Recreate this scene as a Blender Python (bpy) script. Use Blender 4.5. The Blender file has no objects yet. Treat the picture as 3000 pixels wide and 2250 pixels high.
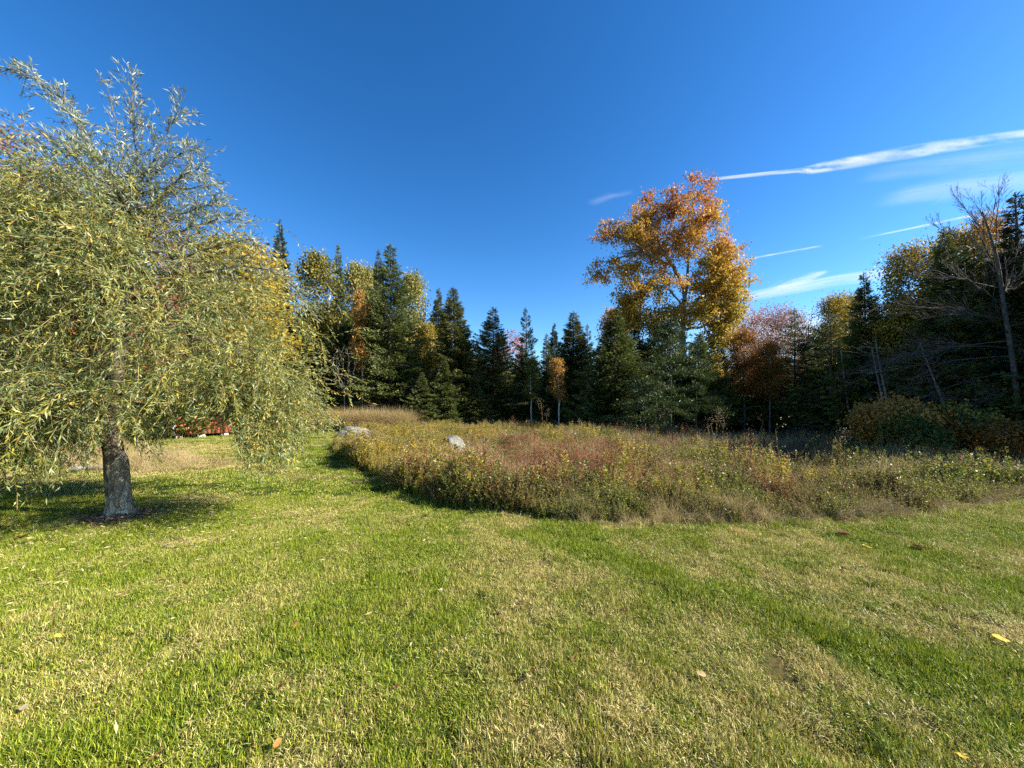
import bpy, math, random
import numpy as np
from mathutils import Vector
random.seed(7); rng = np.random.default_rng(11)
S = bpy.context.scene
col = S.collection
# ------------------------------------------------------------------ camera, sky, sun, exposure
FPX, HOR, EYE = 1090.0, 1190.0, 1.6          # focal length and horizon row measured on the 3000 px photograph
cam = bpy.data.cameras.new('camera'); camo = bpy.data.objects.new('camera', cam); col.objects.link(camo)
cam.sensor_width = 36; cam.lens = 36 * FPX / 3000; cam.shift_y = (HOR - 1125) / 3000
cam.clip_start = 0.05; cam.clip_end = 60000
camo.location = (0, 0, EYE); camo.rotation_euler = (math.radians(90), 0, 0)
S.camera = camo
SUN_EL, SUN_AZ = 35.0, 99.0                   # azimuth clockwise from the view direction (+Y)
W = bpy.data.worlds.new('World'); S.world = W; W.use_nodes = True
nt = W.node_tree; nt.nodes.clear()
sky = nt.nodes.new('ShaderNodeTexSky'); sky.sky_type = 'NISHITA'; sky.sun_disc = False
sky.sun_elevation = math.radians(SUN_EL); sky.sun_rotation = math.radians(SUN_AZ)
sky.altitude = 300; sky.air_density = 1.0; sky.dust_density = 0.3; sky.ozone_density = 2.5
hs = nt.nodes.new('ShaderNodeHueSaturation'); hs.inputs['Saturation'].default_value = 1.2
bg = nt.nodes.new('ShaderNodeBackground'); bg.inputs[1].default_value = 0.054
wo = nt.nodes.new('ShaderNodeOutputWorld'); gm = nt.nodes.new('ShaderNodeGamma'); gm.inputs[1].default_value = 1.3
nt.links.new(sky.outputs[0], gm.inputs[0]); nt.links.new(gm.outputs[0], hs.inputs['Color']); nt.links.new(hs.outputs[0], bg.inputs[0]); nt.links.new(bg.outputs[0], wo.inputs[0])
sl = bpy.data.lights.new('sun', 'SUN'); sl.energy = 5.0; sl.angle = math.radians(0.53); sl.color = (1.0, 0.93, 0.80)
so = bpy.data.objects.new('sun', sl); col.objects.link(so)
e_, a_ = math.radians(SUN_EL), math.radians(SUN_AZ)
sv = Vector((math.sin(a_) * math.cos(e_), math.cos(a_) * math.cos(e_), math.sin(e_)))
so.rotation_euler = sv.to_track_quat('Z', 'Y').to_euler(); so.location = (0, 0, 60)
S.view_settings.view_transform = 'Standard'; S.view_settings.look = 'None'
S.view_settings.exposure = 1.55; S.view_settings.gamma = 1.0
S.cycles.max_bounces = 6; S.cycles.diffuse_bounces = 2; S.cycles.glossy_bounces = 1; S.cycles.transmission_bounces = 4
S.cycles.transparent_max_bounces = 12; S.cycles.use_denoising = False

# ------------------------------------------------------------------ helpers
def PX(px, D): return (px - 1500) / FPX * D
def HT(py, D): return EYE + (HOR - py) / FPX * D
def GD(py): return FPX * EYE / (py - HOR)     # distance of flat ground seen at row py
def _h(ix, iy, s):
    n = (ix.astype(np.int64) * 374761393 + iy.astype(np.int64) * 668265263 + s * 974634541) & 0xffffffff
    n = ((n ^ (n >> 13)) * 1274126177) & 0xffffffff
    return ((n ^ (n >> 16)) & 0xffff) / 65535.0
def vnoise(x, y, s=0):
    x = np.asarray(x, float); y = np.asarray(y, float)
    ix = np.floor(x); iy = np.floor(y); fx = x - ix; fy = y - iy
    fx = fx * fx * (3 - 2 * fx); fy = fy * fy * (3 - 2 * fy)
    return (_h(ix, iy, s) * (1 - fx) + _h(ix + 1, iy, s) * fx) * (1 - fy) + (_h(ix, iy + 1, s) * (1 - fx) + _h(ix + 1, iy + 1, s) * fx) * fy
def fbm(x, y, s=0, o=4):
    v = 0; a = 1; t = 0
    for k in range(o):
        v = v + a * vnoise(np.asarray(x) * 2 ** k, np.asarray(y) * 2 ** k, s + k * 17); t += a; a *= .5
    return v / t
def sst(a, b, x): t = np.clip((x - a) / (b - a), 0, 1); return t * t * (3 - 2 * t)
def g_(x, c, w): return np.exp(-((x - c) / w) ** 2)
def gz(x, y):
    x = np.asarray(x, float); y = np.asarray(y, float); r = np.hypot(x, y)
    z = (fbm(x * .45, y * .45, 3) - .5) * .09 + (vnoise(x * 2.2, y * 2.2, 9) - .5) * .03
    z = z + (fbm(x * .05, y * .05, 5) - .5) * 1.0 * sst(30, 90, r)
    z = z - .05 * g_(x, 1.55, .22) * g_(y, 1.8, .14) * 1.3
    z = z + ((vnoise(x * 5.1, y * 5.1, 12) - .5) * .022 + (vnoise(x * 9.3 + 4, y * 9.3, 13) - .5) * .012) * sst(16, 8, r)
    return z
def Z(x, y): return float(gz(np.array([x]), np.array([y]))[0])
# meadow outline (x, near edge y); its left side runs away from the camera
MX = np.array([-9.2, -8.6, -7.0, -5.9, -4.9, -4.1, -2.6, -1.7, -.8, 0, .9, 2.25, 3.7, 4.7, 5.9, 7.1, 8.3, 12, 20, 40])
MY = np.array([23., 18.5, 14.5, 12.2, 10.8, 9.6, 7.6, 6.5, 5.75, 5.3, 5.1, 5.0, 5.15, 5.25, 5.5, 5.85, 6.2, 6.9, 7.5, 9.])
def meadow_d(x, y):
    x = np.asarray(x, float); y = np.asarray(y, float)
    d = y - np.interp(x, MX, MY); d = d + (fbm(x * 1.3, y * 1.3, 31) - .5) * .5
    return np.where(x < -9.3, -3, np.minimum(d, 60))
def dryness(x, y):
    w = (fbm(x * .6, y * .6, 41) - .5) * 3.0 + (fbm(x * 3, y * 3, 42) - .5) * 1.1
    s = x + y + w
    n = fbm(x * 1.1 + 3, y * 1.1, 43)
    n2 = fbm(x * 4.5, y * 4.5, 47, 3)
    R = .36 - .34 * g_(s, 5.0, .5) - .32 * g_(s, 8.2, .6) - .36 * sst(2.9, 2.1, s) + .24 * g_(s, 3.7, .6) + .16 * g_(s, 6.4, .7)
    L = .15 + .15 * g_(x + .9 * y, .4, .7) - .15 * g_(x - .1 * y, -5.2, .8) + .1 * g_(s, 2.6, .8)
    m = sst(-2.2, .3, x)
    v = R * m + L * (1 - m) + .015 + (n - .5) * 1.25 + (n2 - .5) * 1.1 + .34 * g_(x, .15, .45) * g_(y, 1.9, .5)
    v = v + .5 * g_(x, -9.5, 3.0) * g_(y, 9.5, 1.7) + .5 * g_(x, -12, 3.5) * g_(y, 14.5, 1.8)   # straw patch beyond the willow
    return np.clip(v, 0.02, .95)

class MB:
    """vertex / face collector with per-vertex attributes r (random) and h (free), one material index per face block"""
    def __init__(s): s.V = []; s.F = []; s.R = []; s.H = []; s.M = []; s.n = 0
    def add(s, V, F, r=0.5, h=0.5, m=0):
        V = np.asarray(V, np.float32).reshape(-1, 3); F = np.asarray(F, np.int64)
        if len(V) == 0: return
        s.V.append(V); s.F.append(F + s.n); s.M.append(np.full(len(F), m, np.int32))
        s.R.append(np.broadcast_to(np.asarray(r, np.float32), (len(V),))); s.H.append(np.broadcast_to(np.asarray(h, np.float32), (len(V),)))
        s.n += len(V)
    def mesh(s, name, mats=(), smooth=False):
        me = bpy.data.meshes.new(name)
        V = np.concatenate(s.V); me.vertices.add(len(V)); me.vertices.foreach_set('co', V.ravel())
        tot = np.concatenate([np.full(len(f), f.shape[1]) for f in s.F]); li = np.concatenate([f.ravel() for f in s.F])
        me.loops.add(len(li)); me.loops.foreach_set('vertex_index', li.astype(np.int32))
        me.polygons.add(len(tot)); st = np.zeros(len(tot), np.int32); st[1:] = np.cumsum(tot)[:-1]
        me.polygons.foreach_set('loop_start', st); me.polygons.foreach_set('loop_total', tot.astype(np.int32))
        me.polygons.foreach_set('material_index', np.concatenate(s.M))
        if smooth: me.polygons.foreach_set('use_smooth', np.ones(len(tot), bool))
        for nm, arr in (('r', s.R), ('h', s.H)):
            a = me.attributes.new(nm, 'FLOAT', 'POINT'); a.data.foreach_set('value', np.concatenate(arr).astype(np.float32))
        for m in mats: me.materials.append(m)
        me.update(calc_edges=True); return me

def unit(v): return v / np.maximum(np.linalg.norm(v, axis=-1, keepdims=True), 1e-9)
def rdir(n, g=rng):
    v = g.normal(size=(n, 3)); return unit(v)
def prisms(mb, P0, P1, r0, r1, sides=4, r=0.5, h=0.5, m=0):
    P0 = np.asarray(P0, float); P1 = np.asarray(P1, float); n = len(P0)
    if n == 0: return
    d = unit(P1 - P0); up = np.where(np.abs(d[:, 2:3]) > .9, np.array([[1., 0, 0]]), np.array([[0, 0, 1.]]))
    u = unit(np.cross(d, up)); v = np.cross(d, u)
    a = np.arange(sides) / sides * 2 * np.pi
    ring = u[:, None] * np.cos(a)[None, :, None] + v[:, None] * np.sin(a)[None, :, None]
    r0 = np.broadcast_to(r0, (n,)); r1 = np.broadcast_to(r1, (n,))
    A = P0[:, None] + ring * r0[:, None, None]; B = P1[:, None] + ring * r1[:, None, None]
    V = np.concatenate([A, B], 1); k = np.arange(sides); k2 = (k + 1) % sides
    f = np.stack([k, k2, k2 + sides, k + sides], 1)
    F = (f[None] + (np.arange(n) * 2 * sides)[:, None, None]).reshape(-1, 4)
    rr = np.broadcast_to(r, (n,)); mb.add(V.reshape(-1, 3), F, np.repeat(rr, 2 * sides), h, m)
def ribbons(mb, P0, P1, w0, w1, side, r=.5, h=.5, m=0):
    n = len(P0)
    if n == 0: return
    w0 = np.broadcast_to(w0, (n,))[:, None]; w1 = np.broadcast_to(w1, (n,))[:, None]
    V = np.stack([P0 - side * w0, P0 + side * w0, P1 + side * w1, P1 - side * w1], 1)
    F = (np.arange(4)[None] + (np.arange(n) * 4)[:, None]); mb.add(V.reshape(-1, 3), F, np.repeat(np.broadcast_to(r, (n,)), 4), np.repeat(np.broadcast_to(h, (n,)), 4), m)
def leaves(mb, P, D, L, Wd, r, h=.5, m=0, g=rng, fold=True):
    """diamond leaves: base P, direction D, length L, width Wd"""
    n = len(P)
    if n == 0: return
    D = unit(D); s = unit(np.cross(D, rdir(n, g))); nn = np.cross(D, s)
    L = np.broadcast_to(L, (n,))[:, None]; Wd = np.broadcast_to(Wd, (n,))[:, None]
    mid = P + D * L * .45 + nn * L * .06
    V = np.stack([P, mid + s * Wd * .5, P + D * L - nn * L * .05, mid - s * Wd * .5], 1)
    F = np.arange(4)[None] + (np.arange(n) * 4)[:, None]
    mb.add(V.reshape(-1, 3), F, np.repeat(np.broadcast_to(r, (n,)), 4), np.repeat(np.broadcast_to(h, (n,)), 4), m)
def tris(mb, P, D, L, Wd, r, h=.5, m=0, g=rng):
    n = len(P)
    if n == 0: return
    D = unit(D); s = unit(np.cross(D, rdir(n, g)))
    L = np.broadcast_to(L, (n,))[:, None]; Wd = np.broadcast_to(Wd, (n,))[:, None]
    V = np.stack([P - s * Wd * .5, P + s * Wd * .5, P + D * L], 1); F = np.arange(3)[None] + (np.arange(n) * 3)[:, None]
    mb.add(V.reshape(-1, 3), F, np.repeat(np.broadcast_to(r, (n,)), 3), np.repeat(np.broadcast_to(h, (n,)), 3), m)

# ------------------------------------------------------------------ materials
def newmat(name):
    m = bpy.data.materials.new(name); m.use_nodes = True; m.node_tree.nodes.clear(); return m, m.node_tree
def N(t, typ, **kw):
    n = t.nodes.new(typ)
    for k, v in kw.items():
        if k in n.inputs: n.inputs[k].default_value = v
        else: setattr(n, k, v)
    return n
def ramp(t, fac, stops):
    r = t.nodes.new('ShaderNodeValToRGB'); e = r.color_ramp.elements
    while len(e) < len(stops): e.new(.5)
    for k, (p, c) in enumerate(stops): e[k].position = p; e[k].color = (*c, 1)
    t.links.new(fac, r.inputs[0]); return r.outputs[0]
def leafmat(name, pal, transl=.35, rough=.5, spec=.25, back=None, key='r', world_mix=None):
    """palette by the per-leaf random r; optional paler underside; optional second palette by world noise"""
    m, t = newmat(name); L = t.links.new
    at = N(t, 'ShaderNodeAttribute', attribute_name=key)
    n = len(pal); c = ramp(t, at.outputs['Fac'], [(i / max(n - 1, 1), pal[i]) for i in range(n)])
    if world_mix:
        geo = N(t, 'ShaderNodeNewGeometry'); nz = N(t, 'ShaderNodeTexNoise', Scale=world_mix[0], Detail=2.0); L(geo.outputs['Position'], nz.inputs['Vector'])
        f = N(t, 'ShaderNodeMapRange'); f.inputs[1].default_value = .42; f.inputs[2].default_value = .6; L(nz.outputs[0], f.inputs[0])
        mx = N(t, 'ShaderNodeMix', data_type='RGBA'); L(f.outputs[0], mx.inputs[0]); L(c, mx.inputs[6])
        pal2 = world_mix[1]; L(ramp(t, at.outputs['Fac'], [(i / max(len(pal2) - 1, 1), pal2[i]) for i in range(len(pal2))]), mx.inputs[7]); c = mx.outputs[2]
    if back:
        geo = N(t, 'ShaderNodeNewGeometry'); mx = N(t, 'ShaderNodeMix', data_type='RGBA'); L(geo.outputs['Backfacing'], mx.inputs[0]); L(c, mx.inputs[6])
        L(ramp(t, at.outputs['Fac'], [(i / max(len(back) - 1, 1), back[i]) for i in range(len(back))]), mx.inputs[7]); c = mx.outputs[2]
    p = N(t, 'ShaderNodeBsdfPrincipled', Roughness=rough); p.inputs['Specular IOR Level'].default_value = spec; L(c, p.inputs['Base Color'])
    o = N(t, 'ShaderNodeOutputMaterial')
    if transl > 0:
        tr = N(t, 'ShaderNodeBsdfTranslucent'); L(c, tr.inputs[0]); mix = N(t, 'ShaderNodeMixShader'); mix.inputs[0].default_value = transl
        L(p.outputs[0], mix.inputs[1]); L(tr.outputs[0], mix.inputs[2]); L(mix.outputs[0], o.inputs[0])
    else: L(p.outputs[0], o.inputs[0])
    return m
def barkmat(name, c1, c2, c3, scale=6, stretch=5, bump=.6):
    m, t = newmat(name); L = t.links.new
    tc = N(t, 'ShaderNodeTexCoord'); mp = N(t, 'ShaderNodeMapping'); mp.inputs['Scale'].default_value = (scale, scale, scale / stretch); L(tc.outputs['Object'], mp.inputs[0])
    nz = N(t, 'ShaderNodeTexNoise', Scale=3.0, Detail=8.0, Roughness=.7); L(mp.outputs[0], nz.inputs['Vector'])
    vo = N(t, 'ShaderNodeTexVoronoi', feature='DISTANCE_TO_EDGE', Scale=3.5); L(mp.outputs[0], vo.inputs['Vector'])
    nb = N(t, 'ShaderNodeTexNoise', Scale=7.0, Detail=3.0); L(tc.outputs['Object'], nb.inputs['Vector'])
    ad = N(t, 'ShaderNodeMath', operation='MULTIPLY_ADD'); L(nb.outputs[0], ad.inputs[0]); ad.inputs[1].default_value = .6; L(nz.outputs[0], ad.inputs[2])
    c = ramp(t, ad.outputs[0], [(.55, c1), (.78, c2), (1.0, c3)])
    wv = N(t, 'ShaderNodeMix', data_type='RGBA'); wv.inputs[0].default_value = .22; L(mp.outputs[0], wv.inputs[6]); L(nz.outputs[1], wv.inputs[7]); L(wv.outputs[2], vo.inputs['Vector'])
    cr = N(t, 'ShaderNodeMapRange'); cr.inputs[2].default_value = .12; cr.inputs[3].default_value = .45; L(vo.outputs[0], cr.inputs[0])
    mx = N(t, 'ShaderNodeMix', data_type='RGBA'); L(cr.outputs[0], mx.inputs[0]); mx.inputs[6].default_value = (*[v * .45 for v in c1], 1); L(c, mx.inputs[7])
    p = N(t, 'ShaderNodeBsdfPrincipled', Roughness=.9); p.inputs['Specular IOR Level'].default_value = .1; L(mx.outputs[2], p.inputs['Base Color'])
    h = N(t, 'ShaderNodeMath', operation='MULTIPLY'); L(cr.outputs[0], h.inputs[0]); L(nz.outputs[0], h.inputs[1])
    b = N(t, 'ShaderNodeBump', Strength=bump, Distance=.03); L(h.outputs[0], b.inputs['Height']); L(b.outputs[0], p.inputs['Normal'])
    o = N(t, 'ShaderNodeOutputMaterial'); L(p.outputs[0], o.inputs[0]); return m
def plain(name, c, rough=.7, noise=.25, scale=8, spec=.2, metal=0):
    m, t = newmat(name); L = t.links.new
    tc = N(t, 'ShaderNodeTexCoord'); nz = N(t, 'ShaderNodeTexNoise', Scale=float(scale), Detail=6.0); L(tc.outputs['Object'], nz.inputs['Vector'])
    c_ = ramp(t, nz.outputs[0], [(.3, tuple(v * (1 - noise) for v in c)), (.7, tuple(min(1, v * (1 + noise)) for v in c))])
    p = N(t, 'ShaderNodeBsdfPrincipled', Roughness=rough, Metallic=float(metal)); p.inputs['Specular IOR Level'].default_value = spec; L(c_, p.inputs['Base Color'])
    b = N(t, 'ShaderNodeBump', Strength=.3, Distance=.01); L(nz.outputs[0], b.inputs['Height']); L(b.outputs[0], p.inputs['Normal'])
    o = N(t, 'ShaderNodeOutputMaterial'); L(p.outputs[0], o.inputs[0]); return m

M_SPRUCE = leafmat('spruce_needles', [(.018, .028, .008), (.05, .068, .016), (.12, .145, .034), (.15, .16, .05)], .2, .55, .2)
M_SPRUCE_B = leafmat('blue_spruce_needles', [(.012, .024, .014), (.03, .055, .028), (.065, .10, .05)], .2, .55, .2)
M_SPRUCE_O = leafmat('olive_spruce_needles', [(.022, .028, .008), (.062, .072, .015), (.13, .14, .03), (.16, .14, .055)], .2, .6, .2)
M_PINE = leafmat('pine_needles', [(.016, .03, .008), (.042, .068, .016), (.10, .125, .03)], .15, .5, .3)
M_BARK_DARK = barkmat('conifer_bark', (.05, .04, .033), (.12, .1, .085), (.22, .2, .18), 8, 3, .4)
M_BARK_GREY = barkmat('grey_bark', (.10, .085, .07), (.2, .18, .155), (.32, .30, .27), 6, 3, .4)
M_BARK_WILLOW = barkmat('willow_bark', (.13, .10, .07), (.33, .275, .20), (.56, .50, .40), 6, 3.2, 1.0)
M_BARK_WHITE = barkmat('birch_bark', (.12, .1, .09), (.55, .53, .48), (.78, .76, .7), 5, .3, .2)
M_TWIG_WILLOW = leafmat('willow_twigs', [(.18, .12, .03), (.27, .20, .05), (.13, .09, .04)], 0, .6, .2)
M_LEAF_WILLOW = leafmat('willow_leaves', [(.07, .10, .02), (.13, .17, .035), (.22, .25, .05), (.36, .33, .05), (.50, .35, .03)], .28, .42, .35,
                        back=[(.15, .19, .08), (.22, .26, .12), (.30, .32, .13), (.38, .36, .11), (.48, .34, .06)])
M_LEAF_WILLOW_TOP = leafmat('young_willow_leaves', [(.10, .13, .07), (.18, .22, .13), (.28, .3, .18)], .3, .4, .4, back=[(.30, .34, .26), (.4, .43, .34)])
M_MAPLE = leafmat('maple_leaves', [(.27, .25, .035), (.42, .31, .04), (.50, .29, .04), (.48, .23, .045), (.40, .155, .045), (.33, .12, .055)], .42, .5, .25, key='h')
PALS = dict(
    yellow=[(.11, .11, .02), (.24, .20, .03), (.40, .30, .05), (.48, .36, .08)],
    olive=[(.07, .075, .018), (.14, .14, .03), (.26, .22, .04), (.40, .30, .05)],
    pale=[(.10, .11, .03), (.20, .20, .05), (.36, .32, .09), (.42, .31, .07)],
    orange=[(.30, .14, .02), (.48, .24, .03), (.58, .34, .04)],
    red=[(.30, .05, .03), (.42, .09, .05), (.40, .17, .10), (.34, .07, .05)],
    rust=[(.12, .06, .015), (.26, .11, .02), (.38, .17, .03), (.2, .12, .02)],
    gold=[(.10, .09, .015), (.24, .18, .02), (.40, .28, .03), (.46, .34, .05)],
    green=[(.04, .06, .012), (.08, .11, .02), (.13, .15, .03)],
    dullred=[(.16, .07, .05), (.28, .12, .09), (.25, .16, .08), (.2, .12, .09)],
    twigred=[(.26, .08, .05), (.36, .14, .09), (.40, .22, .12), (.24, .12, .1)],
    dullorange=[(.22, .12, .03), (.42, .22, .045), (.50, .31, .07)],
    brightgold=[(.22, .18, .02), (.46, .34, .03), (.62, .42, .04), (.6, .45, .08)],
    pinkred=[(.34, .08, .05), (.48, .17, .11), (.36, .13, .10)])
MP = {k: leafmat(k + '_leaves', v, .38, .5, .2) for k, v in PALS.items()}

# ------------------------------------------------------------------ object helpers
def link(name, me, parent=None, mats=None):
    o = bpy.data.objects.new(name, me); col.objects.link(o)
    if parent: o.parent = parent
    if mats:
        for i, m in enumerate(mats):
            if i < len(o.material_slots): o.material_slots[i].link = 'OBJECT'; o.material_slots[i].material = m
    return o
def tag(o, label=None, cat=None, group=None, kind=None):
    if label: o['label'] = label
    if cat: o['category'] = cat
    if group: o['group'] = group
    if kind: o['kind'] = kind
    return o
def empty(name, x, y, rz=0, label=None, cat=None, group=None, z=None, s=(1, 1, 1)):
    o = bpy.data.objects.new(name, None); col.objects.link(o); o.empty_display_size = .3
    o.location = (x, y, Z(x, y) if z is None else z); o.rotation_euler = (0, 0, rz); o.scale = s
    return tag(o, label, cat, group)

# ------------------------------------------------------------------ ground sheet
def axis(near, hi, d0):
    a = [0.0]; s = d0
    while a[-1] < hi:
        s = d0 if a[-1] < near else s * 1.07; a.append(a[-1] + s)
    return np.array(a)
ax_ = axis(8, 900, .08); xs = np.concatenate([-ax_[:0:-1], ax_])
ys = np.concatenate([-np.geomspace(900, .6, 30), axis(12, 900, .08)])
XX, YY = np.meshgrid(xs, ys)
def build_ground():
    X = XX.ravel(); Y = YY.ravel(); nx, ny = len(xs), len(ys)
    V = np.stack([X, Y, gz(X, Y) - .012 * sst(14, 9, np.hypot(X, Y))], 1)
    i = np.arange(nx - 1)[None] + (np.arange(ny - 1) * nx)[:, None]; i = i.ravel()
    F = np.stack([i, i + 1, i + nx + 1, i + nx], 1)
    mb = MB(); md = meadow_d(X, Y)
    forest = np.clip(sst(28.5, 31, Y) + sst(15, 16.5, X) * sst(7, 9, Y) + sst(-15, -18, X) * sst(9, 12, Y) + sst(-9.5, -13, X - (Y - 30)) * 0, 0, 1)
    zone = np.maximum(sst(-.1, .35, md) * .5, forest)      # 0 lawn, .5 meadow soil, 1 forest floor
    mulch = np.clip(g_(X, -5.6, .3) * g_(Y, 5.3, .24) * 1.6, 0, 1)
    zone = np.maximum(zone, mulch * .5)
    mb.add(V, F, dryness(X, Y), zone)
    m, t = newmat('ground'); L = t.links.new
    d = N(t, 'ShaderNodeAttribute', attribute_name='r'); z = N(t, 'ShaderNodeAttribute', attribute_name='h')
    geo = N(t, 'ShaderNodeNewGeometry')
    n1 = N(t, 'ShaderNodeTexNoise', Scale=38.0, Detail=6.0, Roughness=.75); L(geo.outputs['Position'], n1.inputs['Vector'])
    n2 = N(t, 'ShaderNodeTexNoise', Scale=7.0, Detail=5.0, Roughness=.7); L(geo.outputs['Position'], n2.inputs['Vector'])
    ad = N(t, 'ShaderNodeMath', operation='ADD'); L(d.outputs['Fac'], ad.inputs[0]); L(n1.outputs[0], ad.inputs[1])
    lawn = ramp(t, ad.outputs[0], [(.0, (.03, .05, .008)), (.62, (.055, .085, .014)), (.92, (.10, .10, .028)), (1.0, (.14, .115, .045))])
    soil = ramp(t, n2.outputs[0], [(.3, (.035, .025, .014)), (.5, (.09, .065, .03)), (.7, (.16, .12, .06))])
    ff = ramp(t, n2.outputs[0], [(.3, (.03, .02, .01)), (.5, (.08, .045, .02)), (.7, (.14, .08, .03))])
    z1 = N(t, 'ShaderNodeMapRange'); z1.inputs[1].default_value = .05; z1.inputs[2].default_value = .45; L(z.outputs['Fac'], z1.inputs[0])
    z2 = N(t, 'ShaderNodeMapRange'); z2.inputs[1].default_value = .55; z2.inputs[2].default_value = .95; L(z.outputs['Fac'], z2.inputs[0])
    a = N(t, 'ShaderNodeMix', data_type='RGBA'); L(z1.outputs[0], a.inputs[0]); L(lawn, a.inputs[6]); L(soil, a.inputs[7])
    b = N(t, 'ShaderNodeMix', data_type='RGBA'); L(z2.outputs[0], b.inputs[0]); L(a.outputs[2], b.inputs[6]); L(ff, b.inputs[7])
    p = N(t, 'ShaderNodeBsdfPrincipled', Roughness=.95); p.inputs['Specular IOR Level'].default_value = .05; L(b.outputs[2], p.inputs['Base Color'])
    bu = N(t, 'ShaderNodeBump', Strength=1.0, Distance=.06); L(n1.outputs[0], bu.inputs['Height']); L(bu.outputs[0], p.inputs['Normal'])
    o = N(t, 'ShaderNodeOutputMaterial'); L(p.outputs[0], o.inputs[0])
    tag(link('ground', mb.mesh('ground', [m], True)), 'lawn and field soil running back under the forest', kind='structure')
build_ground()

# ------------------------------------------------------------------ scattering of uncountable plants (geometry nodes)
def scatter(name, label, x, y, rot, scl, dry, protos, zoff=0.0):
    me = bpy.data.meshes.new(name); n = len(x)
    V = np.stack([x, y, gz(x, y) + zoff], 1).astype(np.float32); me.vertices.add(n); me.vertices.foreach_set('co', V.ravel())
    for nm, ty, arr in (('rot', 'FLOAT_VECTOR', rot), ('scl', 'FLOAT_VECTOR', scl)):
        a = me.attributes.new(nm, ty, 'POINT'); a.data.foreach_set('vector', np.asarray(arr, np.float32).ravel())
    a = me.attributes.new('dry', 'FLOAT', 'POINT'); a.data.foreach_set('value', np.asarray(dry, np.float32))
    o = tag(link(name, me), label, kind='stuff')
    g = bpy.data.node_groups.new(name, 'GeometryNodeTree')
    g.interface.new_socket('Geometry', in_out='INPUT', socket_type='NodeSocketGeometry'); g.interface.new_socket('Geometry', in_out='OUTPUT', socket_type='NodeSocketGeometry')
    gi = g.nodes.new('NodeGroupInput'); go = g.nodes.new('NodeGroupOutput'); ip = g.nodes.new('GeometryNodeInstanceOnPoints'); jo = g.nodes.new('GeometryNodeJoinGeometry')
    for p in protos:
        oi = g.nodes.new('GeometryNodeObjectInfo'); oi.inputs['Object'].default_value = p; oi.inputs['As Instance'].default_value = True
        g.links.new(oi.outputs['Geometry'], jo.inputs[0])
    g.links.new(gi.outputs[0], ip.inputs['Points']); g.links.new(jo.outputs[0], ip.inputs['Instance'])
    ip.inputs['Pick Instance'].default_value = True
    ri = g.nodes.new('FunctionNodeRandomValue'); ri.data_type = 'INT'
    ri.inputs[4].default_value = 0; ri.inputs[5].default_value = len(protos) - 1
    g.links.new(ri.outputs[2], ip.inputs['Instance Index'])
    r = g.nodes.new('GeometryNodeInputNamedAttribute'); r.data_type = 'FLOAT_VECTOR'; r.inputs[0].default_value = 'rot'
    er = g.nodes.new('FunctionNodeEulerToRotation'); g.links.new(r.outputs[0], er.inputs[0]); g.links.new(er.outputs[0], ip.inputs['Rotation'])
    s = g.nodes.new('GeometryNodeInputNamedAttribute'); s.data_type = 'FLOAT_VECTOR'; s.inputs[0].default_value = 'scl'; g.links.new(s.outputs[0], ip.inputs['Scale'])
    g.links.new(ip.outputs[0], go.inputs[0])
    md = o.modifiers.new('scatter', 'NODES'); md.node_group = g
    return o
def proto(name, mb, mats, smooth=False): return bpy.data.objects.new(name, mb.mesh(name, mats, smooth))
def rslope(x, y, tilt=.05):
    e = .06; gx = (gz(x + e, y) - gz(x - e, y)) / (2 * e); gy = (gz(x, y + e) - gz(x, y - e)) / (2 * e); n = len(x)
    ax = gy + rng.normal(0, tilt, n); ay = -gx + rng.normal(0, tilt, n); th = rng.uniform(0, 6.283, n)
    return np.stack([ax * np.cos(th) + ay * np.sin(th), -ax * np.sin(th) + ay * np.cos(th), th], 1)
def rz(n, tilt=.0, g=rng):
    return np.stack([g.normal(0, tilt, n) if tilt else np.zeros(n), g.normal(0, tilt, n) if tilt else np.zeros(n), g.uniform(0, 6.283, n)], 1)

# lawn blades: green or straw by comparing the blade's own random r with the patch dryness
def grass_material():
    m, t = newmat('lawn_blades'); L = t.links.new
    r = N(t, 'ShaderNodeAttribute', attribute_name='r'); d = N(t, 'ShaderNodeAttribute', attribute_name='dry', attribute_type='INSTANCER')
    h = N(t, 'ShaderNodeAttribute', attribute_name='h')
    sb = N(t, 'ShaderNodeMath', operation='SUBTRACT'); L(d.outputs['Fac'], sb.inputs[0]); L(r.outputs['Fac'], sb.inputs[1])
    f = N(t, 'ShaderNodeMapRange'); f.inputs[1].default_value = -.05; f.inputs[2].default_value = .05; L(sb.outputs[0], f.inputs[0])
    gr = ramp(t, h.outputs['Fac'], [(0, (.035, .075, .006)), (.5, (.165, .235, .014)), (1, (.42, .43, .04))])
    dr = ramp(t, h.outputs['Fac'], [(0, (.17, .12, .035)), (.4, (.48, .385, .13)), (1, (.72, .61, .26))])
    mx = N(t, 'ShaderNodeMix', data_type='RGBA'); L(f.outputs[0], mx.inputs[0]); L(gr, mx.inputs[6]); L(dr, mx.inputs[7])
    p = N(t, 'ShaderNodeBsdfPrincipled', Roughness=.45); p.inputs['Specular IOR Level'].default_value = .3; L(mx.outputs[2], p.inputs['Base Color'])
    tr = N(t, 'ShaderNodeBsdfTranslucent'); L(mx.outputs[2], tr.inputs[0]); mi = N(t, 'ShaderNodeMixShader'); mi.inputs[0].default_value = .24
    L(p.outputs[0], mi.inputs[1]); L(tr.outputs[0], mi.inputs[2]); o = N(t, 'ShaderNodeOutputMaterial'); L(mi.outputs[0], o.inputs[0]); return m
M_GRASS = grass_material()
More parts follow.
